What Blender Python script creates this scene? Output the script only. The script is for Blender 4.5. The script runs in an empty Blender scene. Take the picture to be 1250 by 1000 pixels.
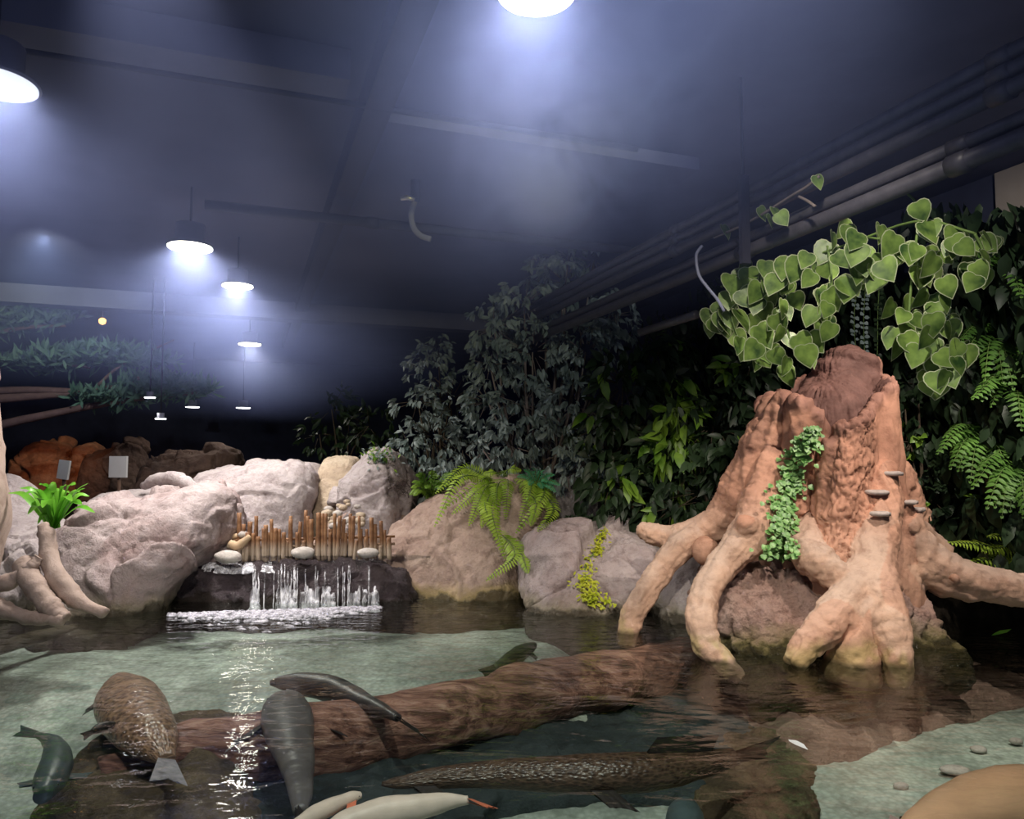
import bpy, bmesh, math, random
import numpy as np
from mathutils import Vector, Matrix, noise
from mathutils.bvhtree import BVHTree
from math import sin, cos, pi, atan, sqrt, exp, radians

random.seed(11)
R = random.Random(5)
SC = bpy.context.scene
COL = SC.collection
V = Vector

# ------------------------------------------------------------------ camera
FPX, CX, CY, CAMZ = 900.0, 625.0, 500.0, 1.5
PITCH = atan(60 / 900)
cam_d = bpy.data.cameras.new('camera')
cam_d.lens = FPX / 1250 * 36.0
cam_d.sensor_width = 36.0
cam_d.clip_end = 200
cam = bpy.data.objects.new('camera', cam_d)
COL.objects.link(cam)
cam.location = (0, 0, CAMZ)
cam.rotation_euler = (pi / 2 + PITCH, 0, 0)
SC.camera = cam


def ray(px, py):
    u, v = (px - CX) / FPX, (CY - py) / FPX
    return V((u, cos(PITCH) - v * sin(PITCH), sin(PITCH) + v * cos(PITCH)))


def P(px, py, Y):
    """point at depth Y seen at the photograph's pixel"""
    d = ray(px, py)
    return V((0, 0, CAMZ)) + d * (Y / d.y)


def W(px, py, z=0.0):
    """point on the level z seen at the photograph's pixel"""
    d = ray(px, py)
    return V((0, 0, CAMZ)) + d * ((z - CAMZ) / d.z)


# the room stands askew: pipes and beams run along D1 and D2
D1 = V((-0.34, 0.94, 0)).normalized()
D2 = V((0.94, 0.34, 0)).normalized()
UP = V((0, 0, 1))

# ------------------------------------------------------------------ materials
def newmat(name):
    m = bpy.data.materials.new(name)
    m.use_nodes = True
    nt = m.node_tree
    nt.nodes.clear()
    return m, nt, nt.nodes, nt.links


def ramp(N, stops, interp='LINEAR'):
    r = N.new('ShaderNodeValToRGB')
    cr = r.color_ramp
    cr.interpolation = interp
    while len(cr.elements) < len(stops):
        cr.elements.new(0.5)
    for e, (p, c) in zip(cr.elements, stops):
        e.position = p
        e.color = (c[0], c[1], c[2], 1) if len(c) == 3 else c
    return r


def mixc(N, L, fac, a, b, mode='MIX'):
    n = N.new('ShaderNodeMix')
    n.data_type = 'RGBA'
    n.blend_type = mode
    for sock, val in ((n.inputs[0], fac), (n.inputs[6], a), (n.inputs[7], b)):
        if hasattr(val, 'is_output') or isinstance(val, bpy.types.NodeSocket):
            L.new(val, sock)
        elif isinstance(val, (int, float)):
            sock.default_value = val
        else:
            sock.default_value = (val[0], val[1], val[2], 1)
    return n.outputs[2]


def math_n(N, L, op, a, b=None, clamp=False):
    n = N.new('ShaderNodeMath')
    n.operation = op
    n.use_clamp = clamp
    for i, val in enumerate((a, b)):
        if val is None:
            continue
        if isinstance(val, bpy.types.NodeSocket):
            L.new(val, n.inputs[i])
        else:
            n.inputs[i].default_value = val
    return n.outputs[0]


def maprange(N, L, v, a, b, c=0.0, d=1.0):
    n = N.new('ShaderNodeMapRange')
    L.new(v, n.inputs[0])
    for i, x in enumerate((a, b, c, d)):
        n.inputs[i + 1].default_value = x
    return n.outputs[0]


def noise_n(N, L, vec, scale, detail=6, rough=0.6, dist=0.0):
    n = N.new('ShaderNodeTexNoise')
    n.inputs['Scale'].default_value = scale
    n.inputs['Detail'].default_value = detail
    n.inputs['Roughness'].default_value = rough
    n.inputs['Distortion'].default_value = dist
    L.new(vec, n.inputs['Vector'])
    return n.outputs['Fac']


def voro_n(N, L, vec, scale, feature='F1'):
    n = N.new('ShaderNodeTexVoronoi')
    n.feature = feature
    n.inputs['Scale'].default_value = scale
    L.new(vec, n.inputs['Vector'])
    return n.outputs['Distance']


def position(N):
    return N.new('ShaderNodeNewGeometry').outputs['Position']


def bump_n(N, L, h, strength, dist, normal=None):
    b = N.new('ShaderNodeBump')
    b.inputs['Strength'].default_value = strength
    b.inputs['Distance'].default_value = dist
    L.new(h, b.inputs['Height'])
    if normal is not None:
        L.new(normal, b.inputs['Normal'])
    return b.outputs['Normal']


def finish(m, N, L, col, rough=0.8, normal=None, spec=0.3, metal=0.0, emit=None, estr=0):
    p = N.new('ShaderNodeBsdfPrincipled')
    if isinstance(col, bpy.types.NodeSocket):
        L.new(col, p.inputs['Base Color'])
    else:
        p.inputs['Base Color'].default_value = (*col, 1)
    if isinstance(rough, bpy.types.NodeSocket):
        L.new(rough, p.inputs['Roughness'])
    else:
        p.inputs['Roughness'].default_value = rough
    p.inputs['Specular IOR Level'].default_value = spec
    p.inputs['Metallic'].default_value = metal
    if normal is not None:
        L.new(normal, p.inputs['Normal'])
    if emit:
        p.inputs['Emission Color'].default_value = (*emit, 1)
        p.inputs['Emission Strength'].default_value = estr
    o = N.new('ShaderNodeOutputMaterial')
    L.new(p.outputs[0], o.inputs['Surface'])
    return p


def rock_mat(name, c1, c2, c3, wet=True, moss=0.6, scale=1.0, rough=0.85, bump=0.6, algae=(0.16, 0.15, 0.03)):
    m, nt, N, L = newmat(name)
    pos = position(N)
    n1 = noise_n(N, L, pos, 1.3 * scale, 7, 0.65, 0.6)
    n2 = noise_n(N, L, pos, 9 * scale, 8, 0.7)
    n3 = noise_n(N, L, pos, 38 * scale, 5, 0.7)
    r = ramp(N, [(0.3, c1), (0.5, c2), (0.72, c3)])
    L.new(n1, r.inputs[0])
    dark = ramp(N, [(0.28, (0.55, 0.5, 0.5)), (0.5, (1, 1, 1)), (0.75, (1.12, 1.1, 1.08))])
    L.new(n2, dark.inputs[0])
    col = mixc(N, L, 0.75, r.outputs[0], dark.outputs[0], 'MULTIPLY')
    st = ramp(N, [(0.34, (0.62, 0.56, 0.55)), (0.47, (1, 1, 1))])
    L.new(noise_n(N, L, pos, 3.1 * scale, 9, 0.75, 1.0), st.inputs[0])
    col = mixc(N, L, 0.8, col, st.outputs[0], 'MULTIPLY')
    sp = ramp(N, [(0.3, (0.6, 0.58, 0.6)), (0.45, (1, 1, 1))])
    L.new(n3, sp.inputs[0])
    col = mixc(N, L, 0.5, col, sp.outputs[0], 'MULTIPLY')
    roughv = rough
    if wet:
        sx = N.new('ShaderNodeSeparateXYZ')
        L.new(pos, sx.inputs[0])
        nz = noise_n(N, L, pos, 4.0, 4, 0.6)
        zz = math_n(N, L, 'ADD', sx.outputs[2], math_n(N, L, 'MULTIPLY', math_n(N, L, 'SUBTRACT', nz, 0.5), -0.35))
        alg = maprange(N, L, zz, 0.20, 0.04)
        col = mixc(N, L, math_n(N, L, 'MULTIPLY', alg, moss), col, algae)
        w = maprange(N, L, zz, 0.07, 0.03)
        col = mixc(N, L, math_n(N, L, 'MULTIPLY', w, 0.8), col, (0.03, 0.022, 0.016))
        roughv = maprange(N, L, zz, 0.02, 0.09, 0.25, rough)
    h = math_n(N, L, 'ADD', math_n(N, L, 'MULTIPLY', n2, 1.0), math_n(N, L, 'MULTIPLY', n3, 0.3))
    nrm = bump_n(N, L, h, bump, 0.09)
    finish(m, N, L, col, roughv, nrm, 0.3)
    return m


def simple(name, c, rough=0.7, spec=0.3, metal=0.0, var=0.25, scale=6.0, bump=0.15, bdist=0.01):
    m, nt, N, L = newmat(name)
    pos = position(N)
    n = noise_n(N, L, pos, scale, 5, 0.6)
    a = tuple(x * (1 - var) for x in c)
    b = tuple(min(1, x * (1 + var)) for x in c)
    r = ramp(N, [(0.3, a), (0.7, b)])
    L.new(n, r.inputs[0])
    finish(m, N, L, r.outputs[0], rough, bump_n(N, L, n, bump, bdist), spec, metal)
    return m


def leaf_mat(name, c1, c2, rough=0.45, spec=0.35, trans=0.25, scale=3.0):
    m, nt, N, L = newmat(name)
    pos = position(N)
    oi = noise_n(N, L, pos, scale, 3, 0.6)
    r = ramp(N, [(0.32, c1), (0.68, c2)])
    L.new(oi, r.inputs[0])
    p = N.new('ShaderNodeBsdfPrincipled')
    L.new(r.outputs[0], p.inputs['Base Color'])
    p.inputs['Roughness'].default_value = rough
    p.inputs['Specular IOR Level'].default_value = spec
    t = N.new('ShaderNodeBsdfTranslucent')
    L.new(r.outputs[0], t.inputs[0])
    mx = N.new('ShaderNodeMixShader')
    mx.inputs[0].default_value = trans
    L.new(p.outputs[0], mx.inputs[1])
    L.new(t.outputs[0], mx.inputs[2])
    o = N.new('ShaderNodeOutputMaterial')
    L.new(mx.outputs[0], o.inputs[0])
    return m


def emit_mat(name, c, s):
    m, nt, N, L = newmat(name)
    e = N.new('ShaderNodeEmission')
    e.inputs[0].default_value = (*c, 1)
    e.inputs[1].default_value = s
    o = N.new('ShaderNodeOutputMaterial')
    L.new(e.outputs[0], o.inputs[0])
    return m


M = {}
M['rock_pink'] = rock_mat('pink_grey_rock', (0.31, 0.215, 0.205), (0.38, 0.31, 0.305), (0.46, 0.39, 0.385), moss=0.5)
M['rock_grey'] = rock_mat('grey_rock', (0.33, 0.28, 0.285), (0.40, 0.35, 0.35), (0.47, 0.41, 0.41), moss=0.5)
M['rock_pale'] = rock_mat('pale_sand_rock', (0.40, 0.30, 0.22), (0.50, 0.40, 0.30), (0.55, 0.45, 0.34), moss=0.3)
M['rock_tan'] = rock_mat('tan_rock', (0.30, 0.20, 0.165), (0.40, 0.29, 0.24), (0.47, 0.36, 0.30), moss=0.75, algae=(0.30, 0.23, 0.06))
M['rock_slate'] = rock_mat('slate_rock', (0.10, 0.09, 0.10), (0.16, 0.145, 0.15), (0.20, 0.18, 0.18), moss=0.2)
M['rock_red'] = rock_mat('reddish_rough_rock', (0.46, 0.27, 0.215), (0.56, 0.37, 0.31), (0.62, 0.45, 0.39), moss=0.9, bump=1.0, scale=1.6)
M['rock_wet'] = rock_mat('wet_dark_ledge_rock', (0.035, 0.028, 0.032), (0.08, 0.062, 0.07), (0.14, 0.11, 0.115), moss=0.0, rough=0.3, bump=0.9)
M['rock_far'] = rock_mat('far_brown_rock', (0.05, 0.035, 0.03), (0.10, 0.06, 0.045), (0.13, 0.09, 0.07), wet=False)
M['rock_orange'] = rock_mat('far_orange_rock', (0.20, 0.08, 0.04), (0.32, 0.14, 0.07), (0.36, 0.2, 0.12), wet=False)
M['pebble'] = rock_mat('pale_pebble', (0.38, 0.34, 0.32), (0.45, 0.41, 0.38), (0.5, 0.46, 0.42), wet=False, bump=0.2, scale=3)
M['soil'] = simple('dark_soil', (0.025, 0.02, 0.015), 0.95, 0.1, var=0.5, scale=8, bump=0.8, bdist=0.05)
M['ceiling'] = simple('dark_painted_ceiling', (0.085, 0.09, 0.15), 0.9, 0.1, var=0.25, scale=0.7, bump=0.1)
M['ceil_beam'] = simple('grey_painted_beam', (0.12, 0.125, 0.19), 0.85, 0.15, var=0.2, scale=1.5)
M['ceil_dark'] = simple('black_painted_steel', (0.022, 0.022, 0.035), 0.6, 0.3, var=0.3)
M['pipe'] = simple('dark_grey_pipe', (0.055, 0.052, 0.062), 0.42, 0.4, var=0.3, scale=10)
M['wall_dark'] = simple('dark_navy_wall', (0.045, 0.05, 0.09), 0.95, 0.05, var=0.3, scale=1)
M['wall_beige'] = simple('beige_plaster_wall', (0.34, 0.29, 0.26), 0.9, 0.1, var=0.1, scale=2)
M['metal_light'] = simple('bright_metal', (0.5, 0.5, 0.55), 0.35, 0.5, metal=0.8, var=0.1)
M['lamp_body'] = simple('grey_lamp_housing', (0.22, 0.23, 0.32), 0.5, 0.4, var=0.1)
M['bamboo'] = None
M['sign'] = simple('white_sign_board', (0.62, 0.60, 0.60), 0.7, 0.2, var=0.04)
M['sign_side'] = simple('brown_sign_post', (0.12, 0.07, 0.05), 0.7, 0.2)
M['fungus'] = simple('grey_bracket_fungus', (0.42, 0.35, 0.32), 0.8, 0.2, var=0.2, scale=30)

# plants
M['leaf_tree'] = leaf_mat('grey_green_tree_leaf', (0.08, 0.115, 0.11), (0.25, 0.30, 0.29), 0.4, 0.4, 0.15)
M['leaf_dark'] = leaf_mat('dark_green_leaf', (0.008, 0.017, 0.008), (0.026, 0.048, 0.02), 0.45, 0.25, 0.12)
M['leaf_mid'] = leaf_mat('mid_green_leaf', (0.05, 0.14, 0.015), (0.20, 0.32, 0.04), 0.4, 0.35, 0.3)
M['leaf_wall'] = leaf_mat('green_wall_leaf', (0.03, 0.085, 0.015), (0.13, 0.27, 0.05), 0.5, 0.3, 0.3, 1.5)
M['leaf_vine'] = leaf_mat('vine_leaf_green', (0.025, 0.06, 0.016), (0.21, 0.32, 0.07), 0.4, 0.35, 0.2, 7)
M['leaf_rim'] = leaf_mat('vine_leaf_pale_margin', (0.26, 0.32, 0.17), (0.46, 0.50, 0.32), 0.5, 0.3, 0.3)
M['leaf_fern'] = leaf_mat('yellow_green_fern', (0.20, 0.34, 0.025), (0.40, 0.55, 0.07), 0.5, 0.3, 0.35)
M['leaf_teal'] = leaf_mat('blue_green_fern', (0.04, 0.22, 0.10), (0.08, 0.32, 0.15), 0.5, 0.3, 0.3)
M['leaf_nest'] = leaf_mat('bright_green_strap_leaf', (0.10, 0.36, 0.02), (0.26, 0.58, 0.07), 0.35, 0.4, 0.35)
M['leaf_ivy'] = leaf_mat('ivy_leaf', (0.04, 0.17, 0.02), (0.36, 0.58, 0.22), 0.4, 0.35, 0.2, 22)
M['leaf_yellow'] = leaf_mat('yellow_creeper_leaf', (0.35, 0.42, 0.02), (0.58, 0.58, 0.06), 0.5, 0.3, 0.35, 9)
M['leaf_pine'] = leaf_mat('far_pine_pad', (0.08, 0.17, 0.13), (0.17, 0.27, 0.22), 0.7, 0.2, 0.2)
M['stem'] = simple('brown_stem', (0.06, 0.045, 0.03), 0.8, 0.2)
M['stem_pale'] = simple('pale_bark_stem', (0.16, 0.13, 0.12), 0.8, 0.2)
M['stem_green'] = simple('green_stem', (0.10, 0.16, 0.04), 0.6, 0.3)


def bamboo_mat():
    m, nt, N, L = newmat('bamboo_cane')
    pos = position(N)
    n = noise_n(N, L, pos, 12, 4, 0.6)
    r = ramp(N, [(0.3, (0.14, 0.06, 0.03)), (0.55, (0.27, 0.135, 0.065)), (0.75, (0.38, 0.22, 0.115))])
    L.new(n, r.inputs[0])
    sx = N.new('ShaderNodeSeparateXYZ')
    L.new(pos, sx.inputs[0])
    col = mixc(N, L, maprange(N, L, sx.outputs[2], 0.60, 0.50), r.outputs[0], (0.42, 0.33, 0.25))
    finish(m, N, L, col, 0.55, bump_n(N, L, n, 0.2, 0.01), 0.35)
    return m


M['bamboo'] = bamboo_mat()
M['cane_end'] = simple('pale_cane_end', (0.45, 0.32, 0.2), 0.8)


def stump_mat(name='sculpted_wood'):
    m, nt, N, L = newmat(name)
    at = N.new('ShaderNodeAttribute')
    at.attribute_name = 'tint'
    pos = position(N)
    n1 = noise_n(N, L, pos, 7, 7, 0.7, 0.4)
    n2 = noise_n(N, L, pos, 45, 5, 0.7)
    r = ramp(N, [(0.3, (0.62, 0.55, 0.52)), (0.5, (1, 1, 1)), (0.75, (1.15, 1.15, 1.15))])
    L.new(n1, r.inputs[0])
    col = mixc(N, L, 0.8, at.outputs['Color'], r.outputs[0], 'MULTIPLY')
    h = math_n(N, L, 'ADD', n1, math_n(N, L, 'MULTIPLY', n2, 0.35))
    finish(m, N, L, col, 0.75, bump_n(N, L, h, 0.5, 0.025), 0.3)
    return m


M['stump'] = stump_mat()


def pool_floor_mat():
    m, nt, N, L = newmat('pale_gravel_concrete')
    pos = position(N)
    n1 = noise_n(N, L, pos, 0.9, 5, 0.6)
    n2 = noise_n(N, L, pos, 5, 8, 0.75)
    v = voro_n(N, L, pos, 26)
    r = ramp(N, [(0.3, (0.155, 0.18, 0.16)), (0.5, (0.36, 0.41, 0.37)), (0.7, (0.56, 0.62, 0.575))])
    L.new(n1, r.inputs[0])
    d = ramp(N, [(0.3, (0.5, 0.5, 0.46)), (0.5, (1, 1, 1)), (0.72, (1.25, 1.25, 1.2))])
    L.new(n2, d.inputs[0])
    col = mixc(N, L, 0.9, r.outputs[0], d.outputs[0], 'MULTIPLY')
    dv = ramp(N, [(0.2, (1.1, 1.1, 1.08)), (0.75, (0.55, 0.57, 0.52))])
    L.new(v, dv.inputs[0])
    col = mixc(N, L, 0.55, col, dv.outputs[0], 'MULTIPLY')
    at = N.new('ShaderNodeAttribute')
    at.attribute_name = 'tint'
    col = mixc(N, L, 1.0, col, at.outputs['Color'], 'MULTIPLY')
    finish(m, N, L, col, 0.9, bump_n(N, L, n2, 0.6, 0.04), 0.2)
    return m


M['pool_floor'] = pool_floor_mat()


def log_mat():
    m, nt, N, L = newmat('waterlogged_wood')
    mp = N.new('ShaderNodeMapping')
    mp.inputs['Scale'].default_value = (1.2, 9, 9)
    mp.inputs['Rotation'].default_value = (0, 0, radians(-22))
    L.new(position(N), mp.inputs[0])
    n1 = noise_n(N, L, mp.outputs[0], 1.6, 8, 0.7, 0.5)
    r = ramp(N, [(0.30, (0.03, 0.014, 0.010)), (0.44, (0.14, 0.06, 0.044)), (0.56, (0.36, 0.18, 0.135)), (0.70, (0.60, 0.38, 0.29))])
    L.new(n1, r.inputs[0])
    finish(m, N, L, r.outputs[0], 0.7, bump_n(N, L, n1, 0.8, 0.05), 0.3)
    return m


M['log'] = log_mat()
M['rock_under'] = rock_mat('submerged_brown_rock', (0.05, 0.04, 0.025), (0.16, 0.115, 0.07), (0.32, 0.24, 0.14), wet=False, bump=1.0, scale=1.5)
M['ledge_shade'] = rock_mat('shade_toned_ledge_rock', (0.15, 0.095, 0.072), (0.27, 0.18, 0.145), (0.38, 0.27, 0.22), wet=False, bump=0.8)  # brown carries the stump's shade and reflection in its colour
M['deep_shade'] = rock_mat('painted_deep_shade', (0.015, 0.022, 0.024), (0.03, 0.042, 0.045), (0.055, 0.07, 0.075), wet=False, bump=0.6)  # dark colour stands in for log shadow and deep water


def scale_mat(name, c_dark, c_light, sc, edge=0.5, belly=None, rough=0.35):
    m, nt, N, L = newmat(name)
    tc = N.new('ShaderNodeTexCoord').outputs['UV']
    pos = position(N)
    v = voro_n(N, L, tc, sc, 'F1')
    n = noise_n(N, L, pos, 4, 4, 0.6)
    r = ramp(N, [(0.25, c_dark), (0.75, c_light)])
    L.new(v, r.inputs[0])
    col = mixc(N, L, math_n(N, L, 'MULTIPLY', n, 1.0 - edge), r.outputs[0], c_dark)
    finish(m, N, L, col, rough, bump_n(N, L, v, 0.5, 0.012), 0.4)
    return m


M['fish_brown'] = scale_mat('rust_brown_scales', (0.10, 0.052, 0.035), (0.34, 0.20, 0.12), 26, 0.75)
M['fish_dark'] = simple('dark_grey_fish_skin', (0.04, 0.033, 0.034), 0.4, 0.4, var=0.4, scale=7)
M['fish_grey'] = simple('mid_grey_fish_skin', (0.10, 0.09, 0.09), 0.4, 0.4, var=0.3, scale=5)
M['fish_arap'] = scale_mat('dark_brown_scales', (0.030, 0.016, 0.011), (0.10, 0.06, 0.04), 34, 0.7)
M['fish_green'] = simple('olive_fish_skin', (0.03, 0.045, 0.028), 0.45, 0.3, var=0.3)
M['fish_blue'] = simple('slate_blue_fish_skin', (0.045, 0.065, 0.07), 0.4, 0.4, var=0.3)
M['fish_pale'] = simple('cream_fish_belly', (0.56, 0.46, 0.40), 0.4, 0.4, var=0.15)
M['fish_tan'] = simple('tan_orange_fish_skin', (0.74, 0.42, 0.26), 0.35, 0.4, var=0.12, scale=4)
M['fin_red'] = simple('red_fin', (0.50, 0.14, 0.08), 0.4, 0.3)
M['fin_pink'] = simple('pale_pink_fin', (0.50, 0.36, 0.34), 0.4, 0.3)
M['fin_grey'] = simple('silver_grey_fin', (0.27, 0.25, 0.28), 0.35, 0.4, var=0.4, scale=25)
M['fin_dark'] = simple('dark_fin', (0.02, 0.016, 0.015), 0.45, 0.3)
M['eye'] = simple('fish_eye', (0.01, 0.01, 0.01), 0.1, 0.6)


def water_mat():
    m, nt, N, L = newmat('pond_water')
    mp = N.new('ShaderNodeMapping')
    mp.inputs['Scale'].default_value = (0.8, 1.7, 1)
    L.new(position(N), mp.inputs[0])
    n1 = noise_n(N, L, mp.outputs[0], 1.5, 3, 0.5, 0.8)
    n2 = noise_n(N, L, mp.outputs[0], 6.5, 3, 0.55, 0.5)
    # livelier near the waterfall
    sx = N.new('ShaderNodeSeparateXYZ'); L.new(position(N), sx.inputs[0])
    near = maprange(N, L, sx.outputs[1], 4.5, 7.6, 0.17, 0.9)
    h = math_n(N, L, 'ADD', n1, math_n(N, L, 'MULTIPLY', n2, near))
    nrm = bump_n(N, L, h, 0.27, 0.10)
    fr = N.new('ShaderNodeFresnel')
    fr.inputs[0].default_value = 1.33
    L.new(nrm, fr.inputs['Normal'])
    tr = N.new('ShaderNodeBsdfTransparent')
    tr.inputs[0].default_value = (0.88, 0.92, 0.895, 1)
    gl = N.new('ShaderNodeBsdfGlossy')
    gl.inputs['Roughness'].default_value = 0.015
    L.new(nrm, gl.inputs['Normal'])
    mx = N.new('ShaderNodeMixShader')
    L.new(fr.outputs[0], mx.inputs[0])
    L.new(tr.outputs[0], mx.inputs[1])
    L.new(gl.outputs[0], mx.inputs[2])
    o = N.new('ShaderNodeOutputMaterial')
    L.new(mx.outputs[0], o.inputs[0])
    return m


M['water'] = water_mat()


def fall_mat():
    m, nt, N, L = newmat('falling_water')
    mp = N.new('ShaderNodeMapping')
    mp.inputs['Scale'].default_value = (22, 22, 2.2)
    L.new(position(N), mp.inputs[0])
    n = noise_n(N, L, mp.outputs[0], 1.0, 4, 0.6)
    f = maprange(N, L, n, 0.42, 0.62, 0.12, 0.85)
    p = N.new('ShaderNodeBsdfPrincipled')
    p.inputs['Base Color'].default_value = (0.82, 0.82, 0.88, 1)
    p.inputs['Roughness'].default_value = 0.25
    tr = N.new('ShaderNodeBsdfTransparent')
    mx = N.new('ShaderNodeMixShader')
    L.new(f, mx.inputs[0])
    L.new(tr.outputs[0], mx.inputs[1])
    L.new(p.outputs[0], mx.inputs[2])
    o = N.new('ShaderNodeOutputMaterial')
    L.new(mx.outputs[0], o.inputs[0])
    return m


M['fall'] = fall_mat()
M['petal'] = simple('white_petal', (0.80, 0.79, 0.78), 0.5, 0.4, var=0.1)


def foam_mat():
    m, nt, N, L = newmat('white_foam')
    n = noise_n(N, L, position(N), 16, 4, 0.65)
    f = maprange(N, L, n, 0.40, 0.62, 0.05, 0.85)
    p = N.new('ShaderNodeBsdfPrincipled')
    p.inputs['Base Color'].default_value = (0.62, 0.60, 0.68, 1)
    p.inputs['Roughness'].default_value = 0.5
    tr = N.new('ShaderNodeBsdfTransparent')
    mx = N.new('ShaderNodeMixShader')
    L.new(f, mx.inputs[0]); L.new(tr.outputs[0], mx.inputs[1]); L.new(p.outputs[0], mx.inputs[2])
    o = N.new('ShaderNodeOutputMaterial')
    L.new(mx.outputs[0], o.inputs[0])
    return m


M['foam'] = foam_mat()

# ------------------------------------------------------------------ object helpers
def link(name, me, parent=None):
    o = bpy.data.objects.new(name, me)
    COL.objects.link(o)
    if parent is not None:
        o.parent = parent
        # meshes are built in place; only the Empties are moved
        o.matrix_parent_inverse = parent.matrix_basis.inverted() if parent.type == 'EMPTY' else Matrix.Identity(4)
    return o


def setp(o, label=None, cat=None, group=None, kind=None):
    if label: o['label'] = label
    if cat: o['category'] = cat
    if group: o['group'] = group
    if kind: o['kind'] = kind
    return o


def thing(name, label, cat, loc=(0, 0, 0), group=None):
    o = bpy.data.objects.new(name, None)
    o.empty_display_size = 0.1
    COL.objects.link(o)
    o.location = loc
    return setp(o, label, cat, group)


class MB:
    def __init__(self):
        self.v, self.f, self.mi, self.uv = [], [], [], {}

    def add(self, verts, faces, mi=0):
        k = len(self.v)
        self.v.extend([tuple(p) for p in verts])
        self.f.extend([tuple(i + k for i in f) for f in faces])
        self.mi.extend([mi] * len(faces))
        return k

    def build(self, name, mats, parent=None, smooth=True):
        me = bpy.data.meshes.new(name)
        me.from_pydata(self.v, [], self.f)
        if not isinstance(mats, (list, tuple)):
            mats = [mats]
        for m in mats:
            me.materials.append(m)
        me.polygons.foreach_set('material_index', self.mi)
        me.polygons.foreach_set('use_smooth', [smooth] * len(me.polygons))
        me.update()
        return link(name, me, parent)

    def box(self, c, sx, sy, sz, ax=None, mi=0):
        """box with half extents along axes ax"""
        ax = ax or (V((1, 0, 0)), V((0, 1, 0)), V((0, 0, 1)))
        vs = []
        for i in (-1, 1):
            for j in (-1, 1):
                for k in (-1, 1):
                    vs.append(V(c) + ax[0] * sx * i + ax[1] * sy * j + ax[2] * sz * k)
        self.add(vs, [(0, 1, 3, 2), (4, 6, 7, 5), (0, 4, 5, 1), (2, 3, 7, 6), (0, 2, 6, 4), (1, 5, 7, 3)], mi)

    def tube(self, path, rad, seg=10, mi=0, rough=0.0, flat=None):
        """closed tube along a list of points; rad a number or a list"""
        n = len(path)
        rs = rad if isinstance(rad, (list, tuple)) else [rad] * n
        t0 = (path[1] - path[0]).normalized()
        ref = UP if abs(t0.z) < 0.9 else V((1, 0, 0))
        u = t0.cross(ref).normalized()
        vs, fs = [], []
        for i in range(n):
            a, b = path[max(0, i - 1)], path[min(n - 1, i + 1)]
            t = (b - a).normalized()
            u = (u - t * u.dot(t)).normalized()
            w = t.cross(u)
            for k in range(seg):
                an = 2 * pi * k / seg
                d = u * cos(an) + w * sin(an)
                r = rs[i]
                if rough:
                    r *= 1 + rough * noise.noise((path[i] + d * rs[i]) * (1.2 / max(rs[i], 0.02) * 0.5))
                p = path[i] + d * r
                vs.append(p)
        for i in range(n - 1):
            for k in range(seg):
                a, b = i * seg + k, i * seg + (k + 1) % seg
                fs.append((a, b, b + seg, a + seg))
        vs.append(path[0]); vs.append(path[-1])
        c0, c1 = n * seg, n * seg + 1
        for k in range(seg):
            fs.append((c0, (k + 1) % seg, k))
            fs.append((c1, (n - 1) * seg + k, (n - 1) * seg + (k + 1) % seg))
        self.add(vs, fs, mi)


def catmull(pts, n):
    """n points along a Catmull-Rom curve through pts (vectors or tuples of numbers)"""
    a = np.array([list(p) for p in pts], float)
    a = np.vstack([2 * a[0] - a[1], a, 2 * a[-1] - a[-2]])
    m = len(pts) - 1
    out = []
    for i in range(n):
        t = i / (n - 1) * m
        k = min(int(t), m - 1)
        t -= k
        p0, p1, p2, p3 = a[k], a[k + 1], a[k + 2], a[k + 3]
        out.append(0.5 * ((2 * p1) + (-p0 + p2) * t + (2 * p0 - 5 * p1 + 4 * p2 - p3) * t ** 2 + (-p0 + 3 * p1 - 3 * p2 + p3) * t ** 3))
    return out


def vcat(pts, n):
    return [V(p[:3]) for p in catmull(pts, n)]


def closed_smooth(pts, n):
    a = np.array(pts, float)
    m = len(a)
    out = []
    K = 14
    for i in range(m):
        p0, p1, p2, p3 = a[(i - 1) % m], a[i], a[(i + 1) % m], a[(i + 2) % m]
        for j in range(K):
            t = j / K
            # a little tighter than Catmull-Rom so corners stay rock-like
            tau = 0.38
            out.append((2 * t**3 - 3 * t**2 + 1) * p1 + (t**3 - 2 * t**2 + t) * tau * (p2 - p0) + (-2 * t**3 + 3 * t**2) * p2 + (t**3 - t**2) * tau * (p3 - p1))
    out = np.array(out)
    d = np.linalg.norm(np.roll(out, -1, 0) - out, axis=1)
    s = np.concatenate([[0], np.cumsum(d)])
    cl = np.vstack([out, out[:1]])
    q = np.linspace(0, s[-1], n, endpoint=False)
    return np.stack([np.interp(q, s, cl[:, k]) for k in range(cl.shape[1])], 1)


def mesh_normals(me):
    n = np.zeros(len(me.vertices) * 3)
    me.vertices.foreach_get('normal', n)
    return n.reshape(-1, 3)


def coords(me):
    c = np.zeros(len(me.vertices) * 3)
    me.vertices.foreach_get('co', c)
    return c.reshape(-1, 3)


def displace(me, fn):
    c, n = coords(me), mesh_normals(me)
    d = np.array([fn(V(p)) for p in c])
    c = c + n * d[:, None]
    me.vertices.foreach_set('co', c.ravel())
    me.update()


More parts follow.
